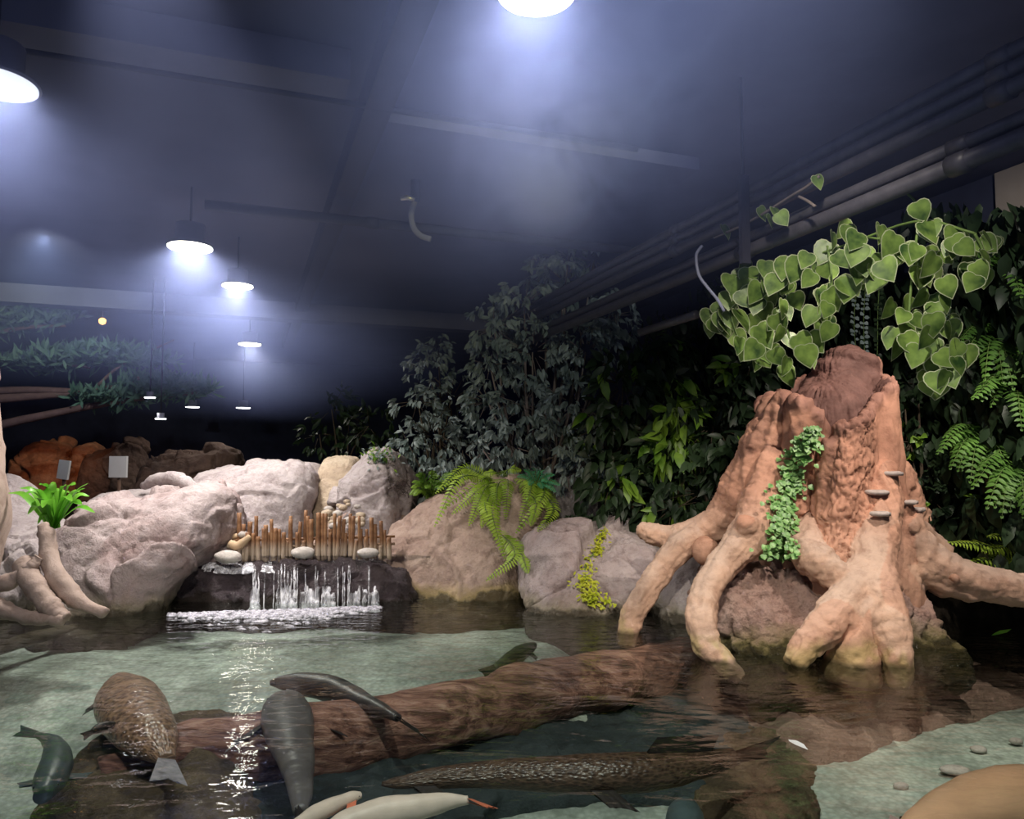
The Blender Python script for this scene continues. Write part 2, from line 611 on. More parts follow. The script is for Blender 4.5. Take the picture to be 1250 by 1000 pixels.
def remesh(o, vox, smooth=4):
    """even grid over a closed mesh, lightly smoothed"""
    md = o.modifiers.new('r', 'REMESH'); md.mode = 'VOXEL'; md.voxel_size = vox
    dg = bpy.context.evaluated_depsgraph_get()
    me = bpy.data.meshes.new_from_object(o.evaluated_get(dg))
    o.modifiers.clear()
    me.name = o.data.name
    old = o.data; o.data = me; bpy.data.meshes.remove(old)
    nv = len(me.vertices)
    ed = np.zeros(len(me.edges) * 2, int); me.edges.foreach_get('vertices', ed); ed = ed.reshape(-1, 2)
    C = coords(me)
    deg = np.bincount(ed.ravel(), minlength=nv)[:, None]
    for _ in range(smooth):
        S = np.zeros_like(C)
        for k in range(3):
            S[:, k] = np.bincount(ed[:, 0], C[ed[:, 1], k], nv) + np.bincount(ed[:, 1], C[ed[:, 0], k], nv)
        C = C * 0.4 + 0.6 * S / deg
    me.vertices.foreach_set('co', C.ravel())
    me.polygons.foreach_set('use_smooth', [True] * len(me.polygons))
    me.update()


def ridged(p):
    return 1 - abs(noise.noise(p)) * 2


def rock_fn(amp, freq, seed, crack=0.03, fine=0.012):
    off = V((seed * 7.13, seed * 3.7, seed * 1.9))

    def fn(p):
        q = p + off
        wob = V((noise.noise(q * 2.2), noise.noise(q * 2.2 + V((9, 0, 0))), noise.noise(q * 2.2 + V((0, 9, 0)))))
        d = amp * 0.8 * noise.fractal(q * freq, 0.9, 2.0, 4) + fine * noise.fractal(q * 7, 0.8, 2.1, 5)
        # broken planes at two sizes: each cell is a tilted facet
        for k, am in ((freq * 1.0, 0.34), (freq * 2.9, 0.24)):
            g = q * k + wob * 0.28
            ds, cs = noise.voronoi(g)
            tv = noise.cell_vector(cs[0] * 37.0) - V((0.5, 0.5, 0.5))
            d += (am * amp / 0.07) * tv.dot(g - cs[0]) / k * min(1.0, (ds[1] - ds[0]) / 0.05)
            d -= crack * (1.2 if k < freq * 2 else 0.5) * max(0.0, 1 - (ds[1] - ds[0]) / 0.06) * max(0, 0.35 + 1.2 * noise.noise(q * 1.7))
        return d
    return fn


def pillow(name, poly, Yf, T, mat, n=150, m=46, p=2.8, lean=0.25, amp=0.07, freq=1.1, seed=0, crack=0.06, fine=0.014, parent=None, plane=None, vox=0.026):
    """boulder: outline drawn at its middle depth, rounded to front and back by T"""
    Yc = Yf + T if plane is None else plane
    a = np.array([[q.x, q.z] for q in (P(x, y, Yc) for x, y in poly)])
    a = closed_smooth(a, n)
    x, z = a[:, 0], a[:, 1]
    cr = x * np.roll(z, -1) - np.roll(x, -1) * z
    A = cr.sum() / 2
    cx = ((x + np.roll(x, -1)) * cr).sum() / (6 * A)
    cz = ((z + np.roll(z, -1)) * cr).sum() / (6 * A)
    if A < 0:
        x, z = x[::-1], z[::-1]
    vs, fs = [], []
    # inner rings lose the corners of the outline little by little
    bl = [(x, z)]
    for w_ in (8, 14, 20):
        k_ = np.exp(-np.linspace(-1.6, 1.6, 2 * w_ + 1) ** 2); k_ /= k_.sum()
        sm = lambda a_: np.convolve(np.concatenate([a_[-w_:], a_, a_[:w_]]), k_, 'valid')
        bl.append((sm(bl[-1][0]), sm(bl[-1][1])))
    for j in range(1, m):
        t = -cos(pi * j / m)
        s = (1 - abs(t) ** p) ** (1 / p)
        f_ = min(2.999, (1 - s) * 4.5); k0 = int(f_); f_ -= k0
        bx = bl[k0][0] * (1 - f_) + bl[k0 + 1][0] * f_
        bz = bl[k0][1] * (1 - f_) + bl[k0 + 1][1] * f_
        for i in range(n):
            xx, zz = cx + (bx[i] - cx) * s, cz + (bz[i] - cz) * s
            vs.append((xx, Yc + T * t + lean * (zz - cz), zz))
    for j in range(m - 2):
        for i in range(n):
            a0, b0 = j * n + i, j * n + (i + 1) % n
            fs.append((a0, b0, b0 + n, a0 + n))
    vs += [(cx, Yc - T, cz), (cx, Yc + T, cz)]
    k0, k1 = len(vs) - 2, len(vs) - 1
    for i in range(n):
        fs.append((k0, (i + 1) % n, i))
        fs.append((k1, (m - 2) * n + i, (m - 2) * n + (i + 1) % n))
    mb = MB()
    mb.add(vs, fs)
    o = mb.build(name, mat, parent)
    remesh(o, vox)
    displace(o.data, rock_fn(amp, freq, seed, crack, fine))
    return o


def pebble(name, c, r, mat, seed, parent=None, sub=3):
    bm = bmesh.new()
    bmesh.ops.create_icosphere(bm, subdivisions=sub, radius=1)
    for v in bm.verts:
        d = 1 + 0.16 * noise.noise(v.co * 1.3 + V((seed * 5.1, 0, seed)))
        v.co = V((v.co.x * r[0], v.co.y * r[1], v.co.z * r[2])) * d + V(c)
    me = bpy.data.meshes.new(name)
    bm.to_mesh(me); bm.free()
    me.materials.append(mat)
    me.polygons.foreach_set('use_smooth', [True] * len(me.polygons))
    return link(name, me, parent)


def bvh_of(objs):
    vs, fs = [], []
    for o in objs:
        k = len(vs)
        vs += [v.co.copy() for v in o.data.vertices]
        fs += [tuple(i + k for i in p.vertices) for p in o.data.polygons]
    return BVHTree.FromPolygons(vs, fs)


def hit(bvh, px, py):
    d = ray(px, py).normalized()
    loc, nor, _, _ = bvh.ray_cast(V((0, 0, CAMZ)), d)
    if loc is None:
        return None, None
    if nor.dot(d) > 0:
        nor = -nor
    return loc, nor


def rv(a=1.0):
    while True:
        v = V((R.uniform(-1, 1), R.uniform(-1, 1), R.uniform(-1, 1)))
        if 0.05 < v.length < 1:
            return v * a


# ---- leaves
def leaf(mb, base, d, nrm, L, Wd, mi=0, fold=0.15, droop=0.15, shape=(0.62, 1.0)):
    d = d.normalized()
    s = d.cross(nrm)
    if s.length < 1e-3:
        s = d.cross(V((0.3, 0.9, 0.2)))
    s.normalize()
    u = s.cross(d)
    w1, w2 = Wd * shape[0] * 0.5, Wd * shape[1] * 0.5
    def pt(t, w, dr):
        return base + d * (L * t) + s * w + u * (abs(w) * fold * 2 - droop * L * dr)
    vs = [base, pt(.3, 0, .05), pt(.65, 0, .35), pt(1, 0, 1),
          pt(.25, w1, .05), pt(.6, w2, .35), pt(.25, -w1, .05), pt(.6, -w2, .35)]
    mb.add(vs, [(0, 1, 4), (1, 2, 5, 4), (2, 3, 5), (0, 6, 1), (1, 6, 7, 2), (2, 7, 3)], mi)


def ribbon(mb, path, width, nrm_hint=UP, mi=0, fold=0.12):
    """strap leaf along a path, tapering at both ends"""
    n = len(path)
    vs = []
    for i in range(n):
        t = i / (n - 1)
        tg = (path[min(n - 1, i + 1)] - path[max(0, i - 1)]).normalized()
        s = tg.cross(nrm_hint)
        s = s.normalized() if s.length > 1e-3 else V((1, 0, 0))
        u = s.cross(tg)
        w = width * 0.5 * max(0.08, min(1, sin(pi * min(1, 0.12 + t * 0.88)) ** 0.6))
        vs += [path[i] - s * w + u * w * fold * 2, path[i], path[i] + s * w + u * w * fold * 2]
    fs = []
    for i in range(n - 1):
        a = i * 3
        fs += [(a, a + 1, a + 4, a + 3), (a + 1, a + 2, a + 5, a + 4)]
    mb.add(vs, fs, mi)


def frond(mb, path, width, n, up=UP, mi=0, stem_mi=1, pin=0.5):
    """fern frond: rib with leaflets on both sides"""
    pts = vcat(path, n + 2)
    mb.tube(pts, [0.006 * (1 - 0.7 * i / (n + 1)) for i in range(n + 2)], 5, stem_mi)
    seglen = sum((pts[i + 1] - pts[i]).length for i in range(n + 1)) / n
    for i in range(1, n + 2):
        t = i / (n + 1)
        tg = (pts[min(n + 1, i + 1)] - pts[i - 1]).normalized()
        s = tg.cross(up)
        s = s.normalized() if s.length > 1e-3 else V((1, 0, 0))
        u = s.cross(tg).normalized()
        ln = width * (0.45 + 0.55 * min(1, t / 0.22)) * (1 - t) ** 0.65 + 0.012
        for sd in (-1, 1):
            d = s * sd + tg * pin + u * R.uniform(-0.25, 0.1)
            leaf(mb, pts[i], d, u, ln, seglen * 0.62, mi, 0.1, 0.25, (1.0, 0.8))


HEART = [(0, 0.03), (0.17, -0.02), (0.36, 0.02), (0.48, 0.16), (0.50, 0.38), (0.40, 0.62), (0.20, 0.86), (0, 1.06)]


def heart(mb, base, d, nrm, L, bend=0.15):
    """heart shaped leaf with a pale margin: material 0 inside, 1 on the rim"""
    d = d.normalized()
    s = d.cross(nrm)
    if s.length < 1e-3:
        s = d.cross(V((0.2, 0.3, 0.9)))
    s.normalize()
    u = s.cross(d)
    out = [(x, y) for x, y in HEART] + [(-x, y) for x, y in HEART[-2:0:-1]]
    def pt(x, y):
        return base + s * (x * L) + d * (y * L) + u * (L * (0.35 * abs(x) * 0.6 - bend * y * y - 0.25 * x * x))
    inner = [(x * 0.92, 0.42 + (y - 0.42) * 0.92) for x, y in out]
    n = len(out)
    vs = [pt(*q) for q in out] + [pt(*q) for q in inner] + [pt(0, 0.15), pt(0, 0.45), pt(0, 0.75)]
    fr = [(i, (i + 1) % n, n + (i + 1) % n, n + i) for i in range(n)]
    k = mb.add(vs, [])
    for f in fr:
        mb.f.append(tuple(a + k for a in f)); mb.mi.append(1)
    c0, c1, c2 = 2 * n, 2 * n + 1, 2 * n + 2
    for f in ([n + i for i in range(8)] + [c2, c1, c0], [n, c0, c1, c2] + [n + i for i in range(7, n)]):
        mb.f.append(tuple(a + k for a in f)); mb.mi.append(0)

# ================================================================== SETTING
def struct(o):
    o['kind'] = 'structure'
    return o


CEIL_Z = 4.35
# ceiling
mb = MB(); mb.box((-4, 9, CEIL_Z + 0.1), 22, 22, 0.1, (D2, D1, UP))
struct(mb.build('ceiling', M['ceiling'], smooth=False))
# right wall, parallel to the pipes, and the far walls
wall_p = V((6.0, 4.0, 0))
mb = MB(); mb.box(wall_p + D1 * 6 + D2 * 0.1 + UP * 2.0, 0.1, 11, 2.6, (D2, D1, UP))
struct(mb.build('wall_right', M['wall_dark'], smooth=False))
mb = MB(); mb.box(wall_p + D1 * 1.2 - D2 * 0.01 + UP * 3.7, 0.02, 2.2, 0.64, (D2, D1, UP))
struct(mb.build('wall_panel', M['wall_beige'], smooth=False))
mb = MB(); mb.box(D1 * 23 + D2 * -4 + UP * 2.0, 20, 0.1, 2.6, (D2, D1, UP))
struct(mb.build('wall_back', M['wall_dark'], smooth=False))
mb = MB(); mb.box(D2 * -19 + D1 * 9 + UP * 2.0, 0.1, 16, 2.6, (D2, D1, UP))
struct(mb.build('wall_left', M['wall_dark'], smooth=False))

# ceiling beams and steelwork
def ceil_line(px, py, z, axis, a, b):
    c = W(px, py, z)
    return c + axis * a, c + axis * b


def beam(name, px, py, z, axis, a, b, w, h, mat, n=0):
    p, q = ceil_line(px, py, z, axis, a, b)
    ax = (q - p).normalized()
    side = ax.cross(UP)
    mb = MB(); mb.box((p + q) / 2, (q - p).length / 2, w / 2, h / 2, (ax, side, UP))
    return struct(mb.build(name, mat, smooth=False))


beam('trim_1', 0, 18, 4.22, D2, -3, 2.1, 0.30, 0.22, M['ceil_beam'])
beam('trim_2', 505, 0, 4.22, D1, -0.6, 14, 0.20, 0.24, M['ceil_dark'])
beam('trim_3', 300, 378, 4.1, D2, -9, 4.5, 0.35, 0.30, M['ceil_beam'])
beam('trim_4', 430, 150, 4.28, D2, 0.1, 3.2, 0.5, 0.12, M['ceiling'])

def pipe_thing(name, label, p, q, r, mat, cat='pipe', group=None, collars=(), seg=14):
    t = thing(name, label, cat, (p + q) / 2, group)
    mb = MB(); mb.tube([p, p.lerp(q, .5), q], r, seg)
    mb.build('tube', mat, t)
    for c in collars:
        ax = (q - p).normalized()
        m2 = MB(); a = p.lerp(q, c)
        m2.tube([a - ax * 0.06, a, a + ax * 0.06], r * 1.22, seg)
        m2.build('collar', mat, t)
    return t


p, q = ceil_line(0, 57, 4.12, D2, -2.2, 4.6)
pipe_thing('ceiling_conduit', 'thin dark conduit crossing the ceiling above the far-left lamp', p, q, 0.022, M['ceil_dark'], 'conduit')
p, q = ceil_line(250, 250, 3.95, D2, 0.0, 5.2)
pipe_thing('ceiling_pipe', 'dark pipe under the ceiling that carries the short valve elbow', p, q, 0.05, M['ceil_dark'], 'pipe', collars=(0.31,))

# short curved drop pipe with a bright valve
t = thing('valve_elbow', 'short curved drop pipe with a bright valve handle under the ceiling', 'valve', P(500, 242, 7.4))
path = vcat([P(506, 246, 7.4), P(502, 262, 7.4), P(505, 278, 7.4), P(514, 288, 7.4), P(526, 292, 7.4)], 14)
mb = MB(); mb.tube(path, 0.03, 10); mb.build('elbow', M['lamp_body'], t)
mb = MB(); mb.tube([P(507, 238, 7.4) + UP * 0.35, P(507, 247, 7.4)], 0.05, 10); mb.build('drop_pipe', M['ceil_dark'], t)
mb = MB(); mb.tube([P(489, 243, 7.35), P(497, 241, 7.35), P(506, 244, 7.35)], [0.02, 0.028, 0.02], 8); mb.build('handle', M['metal_light'], t)

# ------------------------------------------------------------------ lamps
M['diffuser'] = emit_mat('lamp_light', (1.0, 0.97, 0.95), 14)
M['diffuser_soft'] = emit_mat('lamp_light_soft', (0.72, 0.78, 1.0), 1.25)
M['diffuser_far'] = emit_mat('lamp_light_far', (0.95, 0.95, 1.0), 7)
LAMPS = [
    # px, py, z, radius, watts, label, diffuser
    (655, -8, 3.70, 0.20, 26, 'round ceiling lamp glowing at the top edge above the drifting mist', 'diffuser'),
    (-6, 104, 3.70, 0.235, 40, 'large round ceiling lamp cut by the left picture edge', 'diffuser_soft'),
    (232, 303, 3.70, 0.235, 110, 'round hanging lamp, nearest and lowest of the bright receding row', 'diffuser'),
    (290, 350, 3.70, 0.20, 70, 'round hanging lamp, middle one of the bright receding row', 'diffuser'),
    (305, 421, 3.70, 0.22, 40, 'round hanging lamp, smallest of the bright receding row above the boulders', 'diffuser'),
    (235, 497.5, 2.75, 0.17, 16, 'tiny far lamp, middle one of three low side by side over the background rocks', 'diffuser_far'),
    (297, 498.5, 2.75, 0.18, 24, 'tiny far lamp, rightmost of three low side by side over the long pale boulder', 'diffuser_far'),
    (183, 486, 2.45, 0.085, 6, 'tiny far lamp, leftmost of three low side by side at the pine pads', 'diffuser_far'),
    (196, 512, 2.11, 0.085, 3, 'lowest tiny far lamp, just over the background rocks', 'diffuser_far'),
]
for px, py, z, r, watts, lab, dm in LAMPS:
    c = W(px, py, z)
    t = thing('ceiling_lamp', lab, 'lamp', (c.x, c.y, z), 'round ceiling lamps')
    mb = MB(); mb.tube([c, c + UP * 0.012], r * 0.93, 40); mb.build('diffuser', M[dm], t, smooth=False)
    mb = MB()
    mb.tube([c + UP * (0.013 + h_ * r / 0.2) for h_ in (0, 0.017, 0.037, 0.047, 0.20)], [r, r * 0.98, r * 0.72, r * 0.62, r * 0.62], 32)
    mb.build('housing', M['lamp_body'], t)
    mb = MB(); mb.tube([c + UP * (0.013 + r), V((c.x, c.y, CEIL_Z))], 0.012, 8); mb.build('hanging_rod', M['ceil_dark'], t)
    ld = bpy.data.lights.new('lamp_light', 'AREA')
    ld.shape = 'DISK'; ld.size = r * 1.8; ld.energy = watts
    ld.color = (1.0, 0.95, 0.92); ld.spread = radians(150)
    lo = link('lamp_light', ld, None)
    lo.location = (c.x, c.y, z - 0.012)

# spots with no visible fixture: stump and rock keys, some added to brighten
def spot(loc, tgt, watts, size, blend=0.5, col=(1, 0.93, 0.86), rad=0.06):
    ld = bpy.data.lights.new('unseen_spot', 'SPOT')
    ld.energy = watts; ld.spot_size = radians(size); ld.spot_blend = blend
    ld.color = col; ld.shadow_soft_size = rad
    o = link('unseen_spot', ld)
    o.location = loc
    o.rotation_euler = (V(tgt) - V(loc)).to_track_quat('-Z', 'Y').to_euler()
    return o


spot((3.4, 4.2, 4.28), (2.75, 6.3, 0.9), 560, 66, 0.6, (1, 0.89, 0.78))
spot((0.9, 2.2, 4.2), (2.3, 6.0, 1.2), 560, 48, 0.7, (1, 0.92, 0.84))
spot((3.9, 3.2, 4.2), (4.5, 6.8, 2.7), 300, 60, 0.8, (1, 0.95, 0.86))  # added unseen spot that brightens the right wall's ferns
spot((1.2, 2.6, 4.25), P(690, 120, 5.6), 520, 50, 0.9, (0.80, 0.86, 1.0))  # added unseen spot to light the mist bank
spot((0.12, 3.4, 3.9), (0.4, 9.7, 2.7), 260, 36, 0.9, (0.88, 0.93, 1.0))  # added spot near the top lamp, lifts the tall tree
spot((-5.5, 8.5, 4.1), P(60, 430, 13), 400, 60, 0.9, (0.8, 0.9, 1.0))  # added spot without a fixture, brings out the far pine
spot((-1.6, 2.6, 4.2), (-2.6, 8.4, 0.6), 620, 46, 0.8, (1, 0.94, 0.94))
spot((-0.2, 3.0, 4.2), (0.7, 8.0, 0.6), 420, 38, 0.8, (1, 0.94, 0.91))
spot((0.0, 1.6, 4.2), (0.9, 3.5, -0.6), 560, 80, 0.9, (0.95, 1.0, 0.97))

w = bpy.data.worlds.new('world')
SC.world = w
w.use_nodes = True
bg = w.node_tree.nodes['Background']
bg.inputs[0].default_value = (0.28, 0.34, 0.70, 1)
bg.inputs[1].default_value = 0.26

# orange hanging bulb far left
c = P(125, 392, 13)
t = thing('orange_bulb', 'small glowing orange bulb hanging far behind the flat pine', 'lamp', c)
mb = MB(); mb.tube([c + UP * 0.05, c + UP * 0.02, c - UP * 0.04, c - UP * 0.06], [0.03, 0.06, 0.05, 0.015], 12); mb.build('bulb', emit_mat('orange_glow', (1.0, 0.42, 0.12), 5), t)
mb = MB(); mb.tube([c + UP * 0.05, V((c.x, c.y, CEIL_Z))], 0.008, 6); mb.build('cord', M['ceil_dark'], t)

# ------------------------------------------------------------------ pool floor and ground
def tint_attr(me, cols):
    at = me.attributes.new('tint', 'FLOAT_COLOR', 'POINT')
    at.data.foreach_set('color', np.concatenate([np.asarray(cols, float), np.ones((len(cols), 1))], 1).ravel())


def smooth01(a, b, x):
    t = max(0, min(1, (x - a) / (b - a)))
    return t * t * (3 - 2 * t)


POOL = dict(x0=-9.5, x1=6.5, y0=0.3, y1=9.6)
nx, ny = 200, 130
mb = MB()
vs, fs, cols = [], [], []
for j in range(ny + 1):
    for i in range(nx + 1):
        x = POOL['x0'] + (POOL['x1'] - POOL['x0']) * i / nx
        y = POOL['y0'] + (POOL['y1'] - POOL['y0']) * j / ny
        z = -0.62
        # a deep channel crosses the near middle of the pool
        dd = (y - 3.75) - 0.10 * (x + 0.5)
        ch = exp(-(dd / 0.75) ** 2) * smooth01(-2.6, -1.2, x) * (1 - smooth01(1.0, 2.2, x))
        z += 0.34 * smooth01(4.6, 6.8, y) * (1 - smooth01(0.3, 1.0, x))
        z += 0.05 * noise.fractal(V((x, y, 3)) * 0.9, 0.8, 2, 4)
        vs.append((x, y, z))
        k = 1
        cols.append((k, k, k))
for j in range(ny):
    for i in range(nx):
        a = j * (nx + 1) + i
        fs.append((a, a + 1, a + nx + 2, a + nx + 1))
mb.add(vs, fs)
o = struct(mb.build('pool_floor', M['pool_floor']))
tint_attr(o.data, cols)

# raised ground behind the rocks: front edge hidden inside the rocks
edge = [(-9.5, 7.7), (-5.0, 8.0), (-3.6, 8.6), (-1.2, 8.9), (0.4, 8.7), (1.4, 8.1), (2.2, 7.4), (3.2, 7.1), (6.5, 7.1)]
mb = MB()
vs = []
for x, y in edge:
    vs += [(x, y - 0.12, -1.4), (x, y, 0.30), (x, y + 1.2, 0.36), (x, y + 16, 0.40)]
fs = []
for i in range(len(edge) - 1):
    for k in range(3):
        a = i * 4 + k
        fs.append((a, a + 4, a + 5, a + 1))
mb.add(vs, fs)
struct(mb.build('ground', M['soil'], smooth=False))
mb = MB(); mb.box((-8, 25.2, 0.1), 24, 14, 0.25); struct(mb.build('floor', M['soil'], smooth=False))

# ================================================================== ROCKS
ROCK = {}
def rock(key, poly, Yf, T, mat, label, **kw):
    o = pillow('boulder', poly, Yf, T, M[mat], seed=len(ROCK) + 1, **kw)
    setp(o, label, 'rock')
    ROCK[key] = o
    return o


rock('A', [(-150, 580), (-40, 590), (0, 614), (28, 640), (60, 655), (76, 690), (64, 740), (40, 800), (-150, 820)], 6.9, 0.9, 'rock_grey',
     'lumpy grey rock carrying tree roots, cut by the left picture edge', lean=0.35, amp=0.10)
rock('B', [(78, 655), (74, 700), (84, 760), (115, 800), (150, 805), (190, 790), (216, 745), (232, 708), (256, 684), (272, 660), (268, 630), (258, 604), (225, 599), (195, 602), (150, 606), (118, 613), (95, 632)],
     7.2, 0.85, 'rock_pink', 'large flat-faced boulder beside the waterfall with a pinkish rough foot', lean=0.42, amp=0.055, p=3.4, n=200, m=60)
rock('C', [(108, 640), (112, 614), (125, 602), (160, 597), (200, 595), (236, 596), (246, 606), (246, 645), (170, 660)], 8.6, 0.6, 'rock_grey',
     'low flat-topped grey rock just behind the large waterfall boulder', lean=0.6, amp=0.03)
rock('D', [(236, 590), (243, 576), (270, 571), (305, 567), (350, 564), (374, 566), (386, 578), (393, 600), (390, 622), (378, 660), (330, 690), (285, 690), (268, 655), (250, 620)],
     8.9, 0.8, 'rock_grey', 'long smooth pale boulder standing directly behind the bamboo fence', lean=0.45, amp=0.04, p=3.2, n=200, m=56)
rock('E1', [(387, 630), (385, 592), (390, 567), (402, 558), (420, 556), (436, 560), (446, 600), (436, 660), (400, 660)], 9.6, 0.5, 'rock_pale',
     'small yellowish rock squeezed between two grey boulders', lean=0.3, amp=0.04)
rock('E2', [(408, 612), (413, 584), (438, 564), (462, 552), (486, 558), (499, 596), (500, 625), (494, 660), (470, 680), (445, 670), (424, 640)],
     9.1, 0.6, 'rock_grey', 'rounded craggy boulder with a tuft of plants on its top', lean=0.3, amp=0.09, n=180, m=56)
rock('F', [(462, 662), (478, 642), (508, 617), (545, 600), (600, 586), (640, 590), (668, 612), (658, 650), (645, 690), (640, 760), (600, 790), (545, 790), (500, 770), (478, 715)],
     8.0, 0.85, 'rock_tan', 'sloping tan boulder draped by the big bright fern', lean=0.55, amp=0.05, freq=0.8, n=220, m=64)
rock('G', [(664, 650), (670, 604), (684, 578), (716, 569), (730, 580), (739, 612), (740, 655), (700, 670)], 9.2, 0.45, 'rock_slate',
     'angular slate grey boulder standing behind the bright fern', lean=0.2, amp=0.05)
rock('I', [(680, 680), (694, 648), (720, 637), (765, 634), (800, 640), (815, 660), (800, 690), (740, 700)], 8.3, 0.45, 'rock_grey',
     'low grey rock strip behind the creeper boulder', lean=0.5, amp=0.03)
rock('H', [(636, 712), (644, 672), (662, 650), (690, 641), (725, 643), (760, 642), (800, 650), (822, 668), (812, 705), (796, 745), (770, 790), (720, 800), (665, 790), (640, 760)],
     7.35, 0.7, 'rock_pink', 'rounded pink-grey boulder with a yellow creeper running down it', lean=0.5, amp=0.09, n=220, m=64)
rock('J', [(792, 760), (798, 722), (822, 690), (850, 668), (880, 676), (890, 720), (876, 800), (820, 800)], 6.75, 0.5, 'rock_grey',
     'cracked grey rock wedged between two left roots of the stump', lean=0.35, amp=0.07)
rock('K', [(862, 720), (872, 694), (905, 688), (960, 690), (1040, 694), (1085, 712), (1092, 760), (1085, 850), (980, 870), (890, 850), (862, 790)],
     5.72, 0.6, 'rock_red', 'rough pinkish rock mound under the stump with a mossy foot', lean=0.5, amp=0.10, freq=2.4, fine=0.05, vox=0.016, n=240, m=64)
rock('L', [(1085, 720), (1110, 722), (1132, 745), (1152, 780), (1160, 830), (1090, 840), (1075, 780)], 5.9, 0.4, 'rock_red',
     'reddish rubble rock right of the stump front leg', lean=0.3, amp=0.08, freq=2.6, fine=0.045, vox=0.016)

# curved root log lying behind boulder B
path = vcat([P(176, 594, 8.9), P(190, 586, 8.8), P(210, 584, 8.7), P(228, 590, 8.6), P(242, 604, 8.5)], 20)
mb = MB(); mb.tube(path, [0.05 + 0.035 * sin(pi * i / 19) for i in range(20)], 12, rough=0.3)
setp(mb.build('driftwood_branch', M['rock_grey']), 'pale bent driftwood branch lying on the low flat rock', 'driftwood')

# waterfall ledge
LY = 8.1
o = pillow('waterfall_ledge', [(205, 700), (226, 688), (270, 684), (340, 684), (420, 682), (470, 684), (505, 700), (520, 740), (520, 800), (400, 820), (205, 800)],
           7.75, 0.55, M['rock_wet'], n=220, m=60, p=4.5, lean=0.25, amp=0.06, freq=1.6, seed=31, crack=0.03, fine=0.035)
setp(o, 'dark wet rock ledge that the waterfall spills over', 'rock')
ROCK['ledge'] = o

# stones on the ledge
stones = [(279, 680, 17, 8, 'pale oval stone at the left end of the bamboo fence'),
          (370, 675, 15, 7, 'pale oval stone in front of the middle of the bamboo fence'),
          (449, 675, 13, 6, 'pale flat stone at the right end of the bamboo fence')]
for i, (px, py, a, b, lab) in enumerate(stones):
    c = P(px, py, 7.95)
    setp(pebble('ledge_stone', c, (a * 7.95 / 900, 0.10, b * 7.95 / 900), M['pebble'], i), lab, 'stone', 'pale stones on the waterfall ledge')
c_ = [P(283, 664, 8.25), P(292, 660, 8.2), P(300, 655, 8.15)]
mb = MB(); mb.tube(vcat([P(270, 658, 8.3), P(285, 655, 8.3), P(298, 655, 8.3)], 6), 0.035, 8)
mb.build('driftwood_stick', M['cane_end']); bpy.data.objects['driftwood_stick']['label'] = 'pale straight stick beside the left end of the fence'
bpy.data.objects['driftwood_stick']['category'] = 'stick'
mb = MB(); mb.tube(vcat([P(280, 662, 8.1), P(290, 667, 8.1), P(305, 655, 8.1)], 6), [0.03, 0.05, 0.05, 0.05, 0.04, 0.03], 8)
o = mb.build('driftwood_chunk', M['cane_end']); setp(o, 'short chunky driftwood piece resting against the first bamboo canes', 'driftwood')
# rubble between the two boulders behind the fence
for i in range(26):
    px, py = R.uniform(398, 442), R.uniform(612, 644)
    if i > 18: px, py = R.uniform(236, 300), R.uniform(648, 672)
    r = R.uniform(2.5, 6)
    Y = 9.0 - (py - 612) * 0.012 if i <= 18 else 8.2
    c = P(px, py, Y)
    s = r * Y / 900
    setp(pebble('rubble_stone', c, (s * 1.3, s, s * 0.9), M['rock_pale'] if i % 3 else M['pebble'], i + 9, sub=2),
         'small rubble stone heaped between boulders behind the fence' if i <= 18 else 'small rubble stone left of the bamboo fence',
         'stone', 'rubble stones behind the fence' if i <= 18 else 'rubble stones left of the fence')
# sloping bank of rubble under those stones
o = pillow('rubble_bank', [(385, 680), (398, 640), (412, 622), (440, 620), (460, 650), (470, 690), (420, 700)], 8.75, 0.4, M['rock_tan'], n=110, m=30, p=2.4, lean=0.9, amp=0.05, freq=2.5, seed=44, fine=0.04)
setp(o, 'rubbly brown bank between the boulders behind the fence', 'rock')

# stream surface behind the ledge
mb = MB()
mb.add([(-3.7, 8.15, 0.435), (-0.9, 8.15, 0.435), (-0.9, 8.9, 0.435), (-3.7, 8.9, 0.435)], [(0, 1, 2, 3)])
setp(mb.build('stream_water', M['water']), 'thin sheet of stream water feeding the waterfall behind the ledge', 'water', kind='stuff')

# bamboo fence
t = thing('bamboo_fence', 'low fence of uneven bamboo canes along the top of the waterfall', 'fence', P(385, 680, 8.2))
FY = 8.2
xs = np.linspace(292, 474, 46)
for i, x in enumerate(xs):
    x = x + R.uniform(-1.3, 1.3)
    top = R.choice([634, 640, 630, 637, 627, 645, 655, 650, 660]) + (6 if x > 440 else 0) - (0 if i % 4 else 4)
    bot = 679 - (x - 292) * 0.012 + R.uniform(-1, 2)
    Y = FY + R.uniform(-0.035, 0.035)
    r = R.uniform(1.7, 2.9) * FY / 900
    a, b = P(x - R.uniform(-2, 2), bot + 6, Y), P(x + R.uniform(-1.5, 2.5), top, Y)
    mb = MB()
    pts = [a.lerp(b, k / 8) for k in range(9)]
    mb.tube(pts, [r * (1.12 if k in (2, 5) else 1.0) for k in range(9)], 9)
    mb.build('cane', M['bamboo'], t)
for py, dy in ((659, 0.06), (668, 0.06)):
    a, b = P(286, py + 1, FY + dy), P(482, py - 4, FY + dy)
    mb = MB(); mb.tube([a.lerp(b, k / 6) for k in range(7)], 0.014, 8)
    mb.build('rail', M['bamboo'], t)

